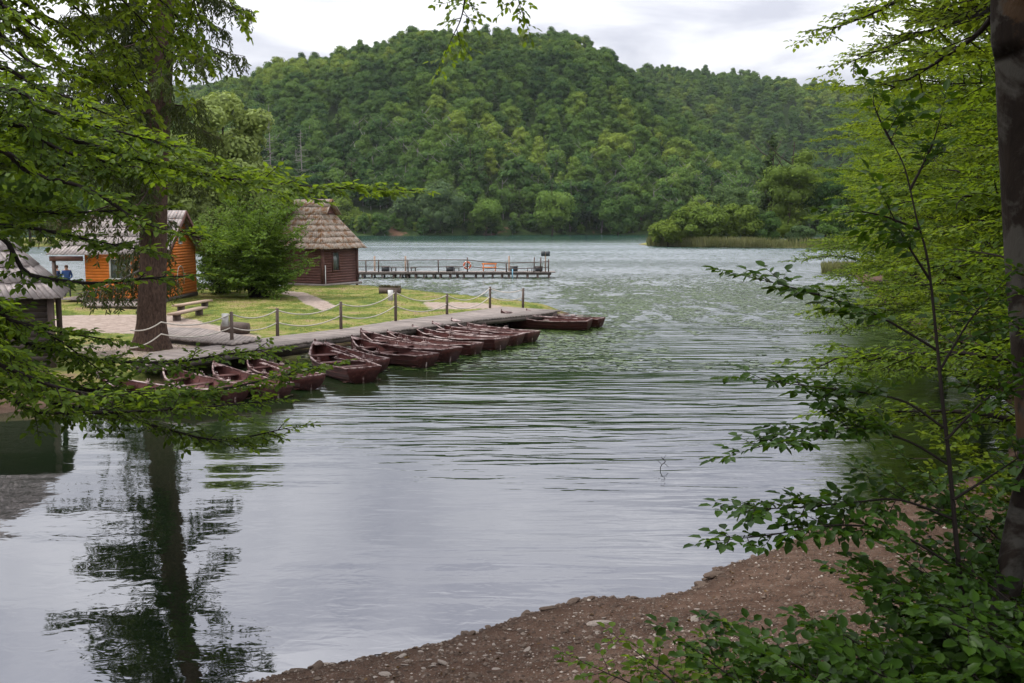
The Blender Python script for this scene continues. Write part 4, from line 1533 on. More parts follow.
# (stern pixel on the water, bow pixel)
BO = [((205, 408), (150, 376)), ((235, 403), (188, 368)), ((278, 399), (224, 362)), ((311, 390), (251.6, 354)), ((363, 383), (311, 342.4)), ((377, 373), (326, 340)), ((426, 367.5), (352, 336.6)),
      ((450, 362), (361, 333)), ((475, 355), (387.7, 330)), ((500, 350), (413, 325)), ((517, 345.5), (433, 322.5)), ((532, 342.5), (452, 319.6)), ((588, 330), (502, 311.6)), ((600, 327.5), (527, 309))]
BLAB = ['moored boat farthest left, mostly hidden under leafy branches', 'second boat from the left, half covered by hanging leaves', 'third boat from the left with its stern behind leaf sprays', 'maroon boat just left of the open gap in the row',
        'boat with a round open bow just right of the gap, standing out towards the camera', 'boat tucked close behind the round bowed boat', 'boat whose broad stern shows fully in the middle left of the row',
        'boat beside it with a pale worn stern a little farther along', 'middle boat of the row with a pale stern post', 'eighth visible boat, side partly hidden by its neighbours', 'boat second from the end of the long row',
        'last boat of the long row before the open water', 'nearer of the two boats moored apart at the tip of the boardwalk', 'farther of the two boats moored apart at the tip of the boardwalk']
oars = []
rb = random.Random(12)
for k, ((sx_, sy_), (bx_, by_)) in enumerate(BO):
    s_ = G(sx_, sy_, 0.0)[:2]; b_ = G(bx_, by_, .68)[:2]
    d = b_ - s_
    a = math.atan2(d[1], d[0])
    L_ = np.linalg.norm(d)
    o = proto if k == 0 else copy_tree(proto)
    tag(o, BLAB[k], 'rowing boat', 'maroon rowing boats moored along the boardwalk')
    o.location = (s_[0], s_[1], 0.02 + rb.uniform(-.015, .02))
    o.rotation_euler = (R(rb.uniform(-1.5, 1.5)), R(rb.uniform(-.8, .8)), a)
    sc_ = min(1.04, max(.86, L_ / BL))
    o.scale = (sc_, sc_ * 1.0, sc_)
    oars.append((o, a, sc_, s_))


def oar(o, a, sc_, s_, side, x0, x1, label):
    r = MB()
    c, sn = math.cos(a), math.sin(a)
    T_ = lambda x, y, z: np.array([s_[0] + (c * x - sn * y) * sc_, s_[1] + (sn * x + c * y) * sc_, z * sc_ + .02])
    p, q = T_(x0, side * .35, .50), T_(x1, side * .1, .56)
    root = empty('oar', p, 0, label, 'oar', 'wooden oars laid in the rowing boats')
    sh = MB(); sh.tube([np.zeros(3), (q - p) * .75], [.022, .024], 6); sh.build('shaft', M['boat_rim'], root)
    d = (q - p) / np.linalg.norm(q - p)
    bl = MB(); bl.beam((q - p) * .74, (q - p), .13, .025); bl.build('blade', M['boat_rim'], root)


OL = {3: 'oar lying in the boat just left of the gap', 4: 'oar across the boat with the round open bow', 6: 'oar with its blade over the middle left boat', 7: 'oar resting on the boat with the worn stern', 8: 'pale oar laid along the middle boat of the row',
      9: 'oar in the boat right of the middle one', 10: 'oar on the boat second from the end of the long row', 11: 'oar sticking up from the last boat of the long row', 12: 'oar in the nearer of the two separate boats', 13: 'oar in the farther of the two separate boats'}
for k, l in OL.items():
    oar(*oars[k], rb.choice((-1, 1)), rb.uniform(.4, .7), rb.uniform(2.8, 3.3), l)


# ---- small things on the lawn
def lawn_box(px0, px1, ybot, z0, h, name, label, cat, mat, depth=.4):
    a, b_ = G(px0, ybot, z0), G(px1, ybot, z0)
    W = b_[0] - a[0]
    root = empty(name, ((a[0] + b_[0]) / 2, a[1], z0), 0, label, cat)
    return root, W


rt, W = lawn_box(222, 249, 334, .5, .4, 'log_stump', 'dark sawn log block on the lawn beside the first rope post', 'log', 'post_wood')
q = MB(); q.tube([[-W / 2, 0, .2], [-W / 6, .02, .21], [W / 4, 0, .2], [W / 2, 0, .19]], [.23, .25, .24, .22], 12); q.build('log', M['post_wood'], rt, True)
rt, W = lawn_box(379, 400, 294, .5, .4, 'log_planter', 'low wooden bed of dry grass on the lawn edge near the pier', 'planter', 'post_wood')
q = MB(); q.box((0, 0, .18), (W, .1, .36)); q.box((0, .6, .18), (W, .1, .36)); q.box((-W / 2 + .05, .3, .18), (.1, .5, .36)); q.box((W / 2 - .05, .3, .18), (.1, .5, .36)); q.build('board', M['post_wood'], rt)
nr = np.random.RandomState(8)
n = 500
P_ = np.stack([nr.uniform(-W / 2, W / 2, n), nr.uniform(.05, .55, n), nr.uniform(.2, .34, n)], 1)
D_ = nr.randn(n, 3) * .5 + [0, 0, 1]
V_, Q_ = leaves_mesh(P_, D_, nr.randn(n, 3), nr.uniform(.1, .28, n), np.full(n, .03))
o = bpy.data.objects.new('dry_grass', np_mesh('dry_grass', V_, Q_, mats=[M['needle_dry']], face_attr={'rnd': nr.rand(2 * n)})); COL.objects.link(o); o.parent = rt


def log_bench(p0, p1, z, label):
    a, b_ = G(*p0, z), G(*p1, z)
    c = (a + b_) / 2; rz = math.atan2(b_[1] - a[1], b_[0] - a[0]); L_ = np.linalg.norm(b_ - a)
    root = empty('log_bench', (c[0], c[1], .48), rz, label, 'bench', 'rough benches beside the orange hut')
    q = MB(); q.box((0, 0, z - .48 - .04), (L_, .42, .08)); q.build('seat', M['pale_wood'], root)
    for s in (-.36, .36):
        q = MB(); q.tube([[s * L_, 0, -.05], [s * L_, 0, z - .48 - .08]], .17, 10); q.build('leg', M['post_wood'], root)


log_bench((172, 313.5), (203, 306.5), .88, 'low plank bench on log feet nearest the path')
log_bench((176, 305), (209, 299.5), .85, 'longer plank bench close against the orange hut wall')


# ================================================================== people by the left hut
def person(loc, rz, shirt, label, hgt=1.78):
    root = empty('person', loc, rz, label, 'person')
    bmv = bmesh.new()
    k = hgt / 1.78
    J = {'pel': (0, 0, .95), 'belly': (0, 0, 1.12), 'chest': (0, .01, 1.35), 'neck': (0, .0, 1.5), 'head': (0, .02, 1.62), 'top': (0, .02, 1.72),
         'hipl': (.1, 0, .88), 'kneel': (.11, .02, .5), 'ankl': (.12, 0, .09), 'toel': (.13, .16, .04), 'hipr': (-.1, 0, .88), 'kneer': (-.12, .05, .5), 'ankr': (-.13, .0, .09), 'toer': (-.15, .15, .04),
         'shl': (.19, 0, 1.43), 'ell': (.26, -.02, 1.14), 'wrl': (.25, .12, .9), 'hdl': (.24, .17, .82), 'shr': (-.19, 0, 1.43), 'elr': (-.27, -.02, 1.14), 'wrr': (-.2, .18, 1.05), 'hdr': (-.15, .24, 1.08)}
    Rd = {'pel': .15, 'belly': .145, 'chest': .16, 'neck': .06, 'head': .095, 'top': .075, 'hipl': .1, 'kneel': .065, 'ankl': .045, 'toel': .035, 'hipr': .1, 'kneer': .065, 'ankr': .045, 'toer': .035,
          'shl': .07, 'ell': .05, 'wrl': .033, 'hdl': .038, 'shr': .07, 'elr': .05, 'wrr': .033, 'hdr': .038}
    E = [('pel', 'belly'), ('belly', 'chest'), ('chest', 'neck'), ('neck', 'head'), ('head', 'top'), ('pel', 'hipl'), ('hipl', 'kneel'), ('kneel', 'ankl'), ('ankl', 'toel'), ('pel', 'hipr'), ('hipr', 'kneer'), ('kneer', 'ankr'), ('ankr', 'toer'),
         ('chest', 'shl'), ('shl', 'ell'), ('ell', 'wrl'), ('wrl', 'hdl'), ('chest', 'shr'), ('shr', 'elr'), ('elr', 'wrr'), ('wrr', 'hdr')]
    names = list(J)
    me = bpy.data.meshes.new('body')
    me.from_pydata([tuple(c * k for c in J[n_]) for n_ in names], [(names.index(a), names.index(b_)) for a, b_ in E], [])
    o = bpy.data.objects.new('body', me); COL.objects.link(o); o.parent = root
    m1 = o.modifiers.new('skin', 'SKIN')
    me.skin_vertices.new() if not me.skin_vertices else None
    for i, n_ in enumerate(names):
        me.skin_vertices[0].data[i].radius = (Rd[n_] * k * (1.15 if n_ in ('chest', 'belly', 'pel') else 1), Rd[n_] * k)
    me.skin_vertices[0].data[0].use_root = True
    m2 = o.modifiers.new('sub', 'SUBSURF'); m2.levels = m2.render_levels = 2
    # clothing tones by height on the one continuous body
    m, t = new_mat('person_tone'); b = NB(t)
    sx = b.n("ShaderNodeSeparateXYZ"); b.set(sx.inputs[0], b.obj())
    z = sx.outputs[2]
    c = b.mix(b.mapr(z, .93 * k, .94 * k), (.05, .055, .07, 1), C4(shirt))
    c = b.mix(b.mapr(z, 1.47 * k, 1.48 * k), c, (.42, .24, .17, 1))
    c = b.mix(b.mapr(z, .1 * k, .11 * k, 1, 0), c, (.02, .02, .02, 1))
    b.out(b.princ(c, .8))
    me.materials.append(m)
    hb = MB(); hb.lathe((0, -.005 * k, 1.655 * k), [(.001, .115 * k), (.06 * k, .105 * k), (.095 * k, .06 * k), (.105 * k, .0), (.1 * k, -.04 * k)], 14)
    h = hb.build('hair', M['hair'], root, True)


pa = AT(56, 262, 53.0); person((pa[0], pa[1], .55), R(150), (.015, .03, .09), 'person in a dark navy top standing between the two left huts', 1.8)
pa = AT(66, 262, 54.0); person((pa[0], pa[1], .55), R(200), (.03, .08, .24), 'person in a blue top half hidden by leaves beside the orange hut', 1.76)


# ================================================================== stones and twig on the near shore
rock_me = []
for k in range(5):
    bmv = bmesh.new(); bmesh.ops.create_icosphere(bmv, subdivisions=2, radius=1)
    r = random.Random(k)
    dirs = [Vector((r.gauss(0, 1), r.gauss(0, 1), r.gauss(0, 1))).normalized() for _ in range(7)]
    for v_ in bmv.verts:
        c = v_.co.copy()
        for d_ in dirs:
            t_ = c.dot(d_)
            if t_ > .62: c -= d_ * (t_ - .62) * .9
        v_.co = Vector((c.x * 1.25, c.y * .85, c.z * .5))
    me = bpy.data.meshes.new('stone'); bmv.to_mesh(me); bmv.free(); rock_me.append(me)
M['stone'] = plain_mat('stone', (.3, .25, .215), .85, .6, 6, .2, .6)
M['stone_dark'] = plain_mat('stone_dark', (.12, .085, .065), .9, .6, 6, .2, .6)
shore_px = [(270, 679), (340, 666), (420, 650), (480, 632), (540, 611), (592, 600), (645, 602), (692, 592), (712, 571), (760, 556), (800, 537), (832, 522), (880, 505), (960, 482)]
rb = random.Random(44)
me_d = []
for me in rock_me:
    m2 = me.copy(); m2.materials.append(M['stone_dark']); me_d.append(m2); me.materials.append(M['stone'])
for k in range(230):
    i = rb.randrange(len(shore_px) - 1); t_ = rb.random()
    a, b_ = shore_px[i], shore_px[i + 1]
    p = G(a[0] + (b_[0] - a[0]) * t_, a[1] + (b_[1] - a[1]) * t_, 0)
    off = abs(rb.gauss(0, .09))
    x, y = p[0] + off * .5, p[1] - off
    o = bpy.data.objects.new('stone', rb.choice(me_d)); COL.objects.link(o)
    s = rb.uniform(.018, .06) * (1.7 if rb.random() < .1 else 1)
    o.scale = (s, s * rb.uniform(.7, 1.2), s * rb.uniform(.7, 1.1)); o.rotation_euler = (rb.gauss(0, .2), rb.gauss(0, .2), rb.random() * 6.28)
    o.location = (x, y, gz(x, y) + s * .12)
    tag(o, 'brown stone in the crumbling edge where the near shore meets the water', 'stone', 'brown stones along the near waterline')
for k in range(70):
    px_ = rb.uniform(380, 760); py_ = rb.uniform(600, 676)
    p = G(px_, py_, .3)
    if poly_sd(NS, np.array([p[0]]), np.array([p[1]]))[0] < .25: continue
    o = bpy.data.objects.new('stone', rb.choice(rock_me)); COL.objects.link(o)
    s = rb.uniform(.012, .035) * (1.9 if rb.random() < .12 else 1)
    o.scale = (s * 1.2, s, s * .6); o.rotation_euler = (rb.gauss(0, .15), rb.gauss(0, .15), rb.random() * 6.28)
    o.location = (p[0], p[1], gz(p[0], p[1]) + s * .15)
    tag(o, 'pale stone chip lying loose on the brown soil of the near shore', 'stone', 'pale stone chips on the near shore')
for (px_, py_, s, l) in ((600, 643, .1, 'largest flat pale stone on the near shore'), (324, 667, .09, 'pale stone at the water edge near the bottom of the beach'), (574, 606, .09, 'broad brown rock at the corner of the near shore'),
                         (716, 577, .12, 'rough brown rock beside the leaves at the bend of the shore'), (590, 604, .07, 'brown rock right of the broad corner rock'), (548, 614, .07, 'brown slab left of the broad corner rock')):
    p = G(px_, py_, .08); o = bpy.data.objects.new('stone', (rock_me if 'pale' in l else me_d)[0]); COL.objects.link(o)
    o.scale = (s * 1.3, s * .9, s * .7); o.location = (p[0], p[1], gz(p[0], p[1]) + .01); o.rotation_euler = (0, .05, rb.random()); tag(o, l, 'stone')

nr = np.random.RandomState(15)
n = 42000
gpx = nr.uniform(230, 1024, n); gpy = nr.uniform(470, 700, n)
gd = np.stack([(gpx - 512) / F, math.cos(PITCH) + (341.5 - gpy) / F * math.sin(PITCH), -math.sin(PITCH) + (341.5 - gpy) / F * math.cos(PITCH)], 1)
gt = (.35 - H) / gd[:, 2]
GX, GY = gd[:, 0] * gt + nr.randn(n) * .05, gd[:, 1] * gt + nr.randn(n) * .1
ok = poly_sd(NS, GX, GY) > .02
GX, GY = GX[ok], GY[ok]; n = len(GX)
GZ = ground_h(GX, GY)
gs = .004 + nr.gamma(1.6, .0042, n)
oct_ = np.array([[1, 0, 0], [0, 1, 0], [-1, 0, 0], [0, -1, 0], [0, 0, .6], [0, 0, -.4]])
V_ = oct_[None] * gs[:, None, None] * nr.uniform(.6, 1.4, (n, 6, 1)) + np.stack([GX, GY, GZ + gs * .2], 1)[:, None, :]
tri = np.array([[0, 1, 4], [1, 2, 4], [2, 3, 4], [3, 0, 4]])
T_ = (np.arange(n)[:, None, None] * 6 + tri[None]).reshape(-1, 3)
m, t = new_mat('gravel'); b = NB(t)
b.out(b.princ(b.ramp(b.attr('rnd'), [(0, (.05, .033, .025)), (.6, (.095, .066, .05)), (.92, (.17, .13, .105)), (1, (.36, .31, .27))]), .9, None, .2))
o = bpy.data.objects.new('gravel', np_mesh('gravel', V_.reshape(-1, 3), None, T_, mats=[m], face_attr={'rnd': np.repeat(nr.rand(n), 4)})); COL.objects.link(o)
tag(o, 'loose fine gravel and crumbs of soil over the near shore', 'gravel', kind='stuff')

n = 900
LX, LY = nr.uniform(-3, 9, n), nr.uniform(6, 20, n)
ok = poly_sd(NS, LX, LY) > .08; LX, LY = LX[ok], LY[ok]; n = len(LX)
V_, Q_ = leaves_mesh(np.stack([LX, LY, ground_h(LX, LY) + .008], 1), np.stack([nr.randn(n), nr.randn(n), nr.randn(n) * .15], 1), np.stack([nr.randn(n) * .3, nr.randn(n) * .3, np.ones(n)], 1), nr.uniform(.03, .07, n), nr.uniform(.02, .035, n), .3, .25)
M['dead_leaf'] = leaf_mat('dead_leaf', (.05, .028, .015), (.2, .12, .05), (.1, .06, .02), .1)
o = bpy.data.objects.new('leaf_litter', np_mesh('leaf_litter', V_, Q_, mats=[M['dead_leaf']], face_attr={'rnd': np.repeat(nr.rand(n), 2)})); COL.objects.link(o)
tag(o, 'fallen brown leaves scattered over the near shore', 'leaf litter', kind='stuff')

q = MB(); b0 = G(662, 470, 0)
q.tube(smooth_line([[0, 0, -.3], [-.03, 0, .05], [.06, 0, .16], [-.02, 0, .24]], 3), .007, 4); q.tube([[.0, 0, .1], [-.1, 0, .2], [-.16, .0, .19]], .004, 4); q.tube([[.04, 0, .13], [.12, 0, .06]], .004, 4); q.tube([[.02, 0, .2], [.07, 0, .29]], .003, 4)
o = q.build('dead_twig', M['twig']); o.location = b0; tag(o, 'bare dead twig sticking out of the open water', 'twig')
q = MB(); b0 = G(395, 655, .02)
q.tube([[-.22, 0, 0], [0, .01, .01], [.25, .02, .0]], .008, 4); o = q.build('fallen_twig', M['twig']); o.location = b0; tag(o, 'thin dark stick lying at the near water edge', 'twig')


# ================================================================== middle distance trees and bushes
def crown_tree(px_, D, height, radius, mat, label, cat='tree', name='broadleaf_tree', seed=0, lobes=16, cards=5000, size=.3, base=.1, z=None, shape='round', group=None, bark='bark', squash=.8, trunk_r=None, lr=(.3, .52)):
    p = AT(px_, 240, D)
    z0 = gz(p[0], p[1]) if z is None else z
    root = empty(name, (p[0], p[1], z0), 0, label, cat, group)
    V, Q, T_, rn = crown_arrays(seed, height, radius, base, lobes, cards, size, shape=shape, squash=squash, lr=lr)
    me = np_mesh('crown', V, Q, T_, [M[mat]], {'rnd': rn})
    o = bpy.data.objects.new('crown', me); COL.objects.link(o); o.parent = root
    o = bpy.data.objects.new('trunk', trunk_mesh('trunk', M[bark], height, trunk_r or max(.12, height * .016), seed)); COL.objects.link(o); o.parent = root
    return root


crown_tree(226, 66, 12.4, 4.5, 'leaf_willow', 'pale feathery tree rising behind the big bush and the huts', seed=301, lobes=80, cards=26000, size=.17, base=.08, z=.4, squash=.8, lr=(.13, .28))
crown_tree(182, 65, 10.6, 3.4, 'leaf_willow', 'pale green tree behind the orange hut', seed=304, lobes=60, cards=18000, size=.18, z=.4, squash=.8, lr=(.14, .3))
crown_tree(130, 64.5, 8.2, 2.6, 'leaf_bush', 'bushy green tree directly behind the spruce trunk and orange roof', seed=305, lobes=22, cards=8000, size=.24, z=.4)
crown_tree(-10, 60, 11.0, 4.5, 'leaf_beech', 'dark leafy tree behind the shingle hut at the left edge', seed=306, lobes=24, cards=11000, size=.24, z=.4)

# far left shore, seen over the water behind the huts
for k, (q_, D, h, r_) in enumerate([(-60, 208, 19, 8), (-5, 196, 16, 7), (30, 200, 18, 7), (62, 192, 14, 6), (92, 196, 17, 7), (125, 205, 19, 7.5), (160, 215, 18, 7), (200, 222, 17, 7), (240, 228, 15, 7), (285, 236, 13, 6)]):
    crown_tree(q_, D, h, r_, 'forest', ['tree on the far left shore behind the huts', ][0], seed=320 + k, lobes=18, cards=3500, size=.42, base=.05, z=.3, group='trees on the far left shore behind the huts')
# island
ISL = [(668, 188, 5.6, 4.2, 'forest_bright', 'low yellow green bush at the left tip of the reedy island'), (692, 187, 7.0, 4.2, 'forest_bright', 'bright bush second from the left tip of the island'),
       (716, 188, 7.4, 4.6, 'forest_bright', 'rounded bright bush in the middle of the island'), (742, 187, 7.6, 4.6, 'forest_bright', 'bright green bush just left of the tall island tree'),
       (728, 198, 10.5, 5.0, 'forest_grey', 'greyish green tree behind the bright island bushes'), (700, 196, 8.6, 4.2, 'forest_bright', 'yellow green shrub tree behind the left island bushes'),
       (789, 195, 17.5, 6.6, 'forest_bright', 'tallest broadleaf tree on the island'), (826, 197, 13.5, 5.8, 'forest', 'darker tree right of the tallest island tree'),
       (855, 198, 12.0, 5.5, 'forest', 'tree at the right end of the island next to the near foliage'), (765, 186, 6.4, 3.4, 'forest', 'dark green bush under the tall island tree'), (800, 186, 4.2, 2.6, 'forest_grey', 'small round shrub at the island waterline'), (838, 187, 7.5, 4.2, 'forest', 'low dark bush at the right of the island shore')]
for k, (q_, D, h, r_, m_, l) in enumerate(ISL):
    crown_tree(q_, D, h * (1.1 if h < 9 else 1.25), r_ * 1.05, m_, l, 'bush' if h < 9 else 'tree', 'island_bush' if h < 9 else 'broadleaf_tree', 340 + k, 34, 8500, .27, -.02 if h < 9 else .05, .2, squash=.7, lr=(.2, .4))
crown_tree(769, 207, 22.5, 3.8, 'conifer', 'dark pointed conifer behind the island trees', 'tree', 'conifer_tree', 360, 34, 3800, .4, .08, .3, 'cone', squash=.5)
# notable trees on the far shore
NT = [(440, 347, 20, 9.5, 'forest_grey', 'large round grey green tree at the far shoreline'), (405, 350, 17, 6.5, 'forest_grey', 'grey green tree left of the large round shoreline tree'), (552, 350, 20, 8.5, 'forest', 'broad dark green tree leaning over the far waterline'),
      (345, 349, 14, 6.0, 'forest_bright', 'bright green tree just right of the brown hut roof'), (362, 348, 8, 5.0, 'forest_bright', 'low bright bush by the water right of the brown hut'), (486, 349, 15, 6.0, 'forest', 'mid green tree at the far waterline right of the round tree'),
      (618, 349, 15, 6.5, 'forest', 'dark tree at the far waterline beside the red earth scar')]
for k, (q_, D, h, r_, m_, l) in enumerate(NT):
    crown_tree(q_, D, h, r_, m_, l, seed=370 + k, lobes=26, cards=5200, size=.5, base=.03, z=.0)


def snag(px_, D, h, label, seed):
    p = AT(px_, 200, D); z = float(hill_h(np.array([float(px_)]), np.array([D]))[0])
    root = empty('dead_tree', (p[0], p[1], z), 0, label, 'dead tree')
    r = random.Random(seed); mb = MB()
    mb.tube([[0, 0, -1], [.2, 0, h * .5], [0, 0, h]], [.3, .2, .05], 6)
    mb.build('trunk', M['bark_grey'], root)
    br = MB()
    for k in range(60):
        z_ = h * r.uniform(.35, .97); a = r.random() * 6.28; l = (1 - z_ / h) * 6 + 1.2
        l *= r.uniform(.5, 1)
        br.tube([[0, 0, z_], [math.cos(a) * l * .5, math.sin(a) * l * .5, z_ - .1 * l], [math.cos(a) * l, math.sin(a) * l, z_ + r.uniform(-.1, .1) * l]], [.09, .06, .03], 4)
    br.build('branch', M['bark_grey'], root)


snag(271, 366, 38, 'tall bare grey dead tree on the far shore above the huts', 1)
snag(302, 362, 28, 'shorter bare grey dead tree above the brown hut roof', 2)


# ================================================================== reeds, floating leaves, lawn grass
def blades(name, pts, hmin, hmax, w, mat, label, spread=.25, seed=0):
    nr = np.random.RandomState(seed)
    n = len(pts)
    D_ = nr.randn(n, 3) * spread; D_[:, 2] = 1
    V_, Q_ = leaves_mesh(pts, D_, nr.randn(n, 3), nr.uniform(hmin, hmax, n), np.full(n, w), .1, .15)
    o = bpy.data.objects.new(name, np_mesh(name, V_, Q_, mats=[mat], face_attr={'rnd': np.repeat(nr.rand(n), 2)})); COL.objects.link(o)
    tag(o, label, name.replace('_', ' '), kind='stuff')
    return o


M['reed'] = leaf_mat('reed', (.12, .14, .045), (.26, .25, .11), (.2, .22, .08), .2)
M['grass_blade'] = leaf_mat('grass_blade', (.12, .15, .025), (.25, .25, .06), (.2, .24, .04), .3)
nr = np.random.RandomState(2)
pts = []
for a, b_ in (((649, 246), (700, 247.3)), ((700, 247.3), (765, 247.8)), ((765, 247.8), (830, 248))):
    n = 2600 if b_[0] < 800 else 500
    t_ = nr.rand(n)
    for q in t_:
        p = G(a[0] + (b_[0] - a[0]) * q, a[1] + (b_[1] - a[1]) * q, 0)
        pts.append((p[0], p[1] + nr.uniform(-1, 3.5), -.1))
blades('reeds', np.array(pts), .9, 2.3, .09, M['reed'], 'pale reeds along the waterline of the island', .12, 3)
pts = []
for k in range(1500):
    p = G(nr.uniform(822, 856), nr.uniform(271, 274), 0)
    pts.append((p[0], p[1], -.1))
blades('reed_bed', np.array(pts), .5, 1.3, .06, M['reed'], 'clump of grey green reeds in the water below the right bank trees', .15, 4)

# floating leaves of water plants between the pier and the boats
n = 80000
px_ = nr.uniform(300, 900, n); 
py_ = 272 + nr.gamma(2.2, 14, n)
keep = (py_ < 372)
px_, py_ = px_[keep], py_[keep]
d0 = (0 - H) / 1.0
dirs = np.stack([(px_ - 512) / F, math.cos(PITCH) + (341.5 - py_) / F * math.sin(PITCH), -math.sin(PITCH) + (341.5 - py_) / F * math.cos(PITCH)], 1)
tt = -H / dirs[:, 2]
X_, Y_ = dirs[:, 0] * tt, dirs[:, 1] * tt
cl = vnoise(X_ * .12 + 40, Y_ * .05 + 11, 21) * .35 + vnoise(X_ * .45 + 4, Y_ * .2, 22) * .3 + vnoise(X_ * 1.6 + 9, Y_ * .7, 23) * .35
a_, c_, d_ = land(X_, Y_)
m_ = (nr.rand(len(cl)) < np.clip((cl - .36) * 4.5, 0, .95) * np.clip(1.5 - Y_ / 110, .3, 1)) & (np.maximum(a_, c_) < -.4) & (Y_ < 100)
X_, Y_ = X_[m_], Y_[m_]; n = len(X_)
s_ = nr.uniform(.07, .16, n)
th = np.arange(6) / 6 * 2 * math.pi
V_ = np.stack([X_[:, None] + np.cos(th + nr.rand(n, 1) * 6) * s_[:, None] * nr.uniform(.7, 1.3, (n, 1)), Y_[:, None] + np.sin(th + nr.rand(n, 1) * 6) * s_[:, None], np.full((n, 6), .006) + nr.rand(n, 6) * .012], -1).reshape(-1, 3)
Q_ = np.concatenate([np.arange(n)[:, None] * 6 + [0, 1, 2, 3], np.arange(n)[:, None] * 6 + [0, 3, 4, 5]], 1).reshape(-1, 4)
M['pad'] = leaf_mat('pad', (.028, .055, .012), (.085, .13, .03), (.06, .08, .02), .05, .25, .6)
o = bpy.data.objects.new('water_plants', np_mesh('water_plants', V_, Q_, mats=[M['pad']], face_attr={'rnd': np.repeat(nr.rand(n), 2)})); COL.objects.link(o)
tag(o, 'floating leaves of water plants scattered over the lake beyond the boats', 'water plants', kind='stuff')

# lawn grass
n = 60000
x_ = nr.uniform(-24, 4, n); y_ = nr.uniform(30, 64, n)
a_, c_, d_ = land(x_, y_)
pp = np.zeros(n)
for P in PATHS: pp = np.maximum(pp, (poly_sd(P, x_, y_) > -.1).astype(float))
dk = poly_sd(np.array(near_edge + far_edge), x_, y_)
dk = np.maximum(dk, poly_sd(np.array(gw), x_, y_))
tuft = vnoise(x_ * .8, y_ * .8, 31)
m_ = (a_ > .15) & (pp < .5) & (dk < -.1) & (tuft + .25 * nr.rand(n) > .45)
m_ &= ~((x_ > G(85, 299, .75)[0] - 2) & (x_ < G(164, 299, .75)[0] + .2) & (y_ > 49) & (y_ < 57))
x_, y_ = x_[m_], y_[m_]
blades('grass', np.stack([x_, y_, ground_h(x_, y_) - .01], 1), .025, .075, .016, M['grass_blade'], 'short patchy grass growing on the lawn', .5, 6)


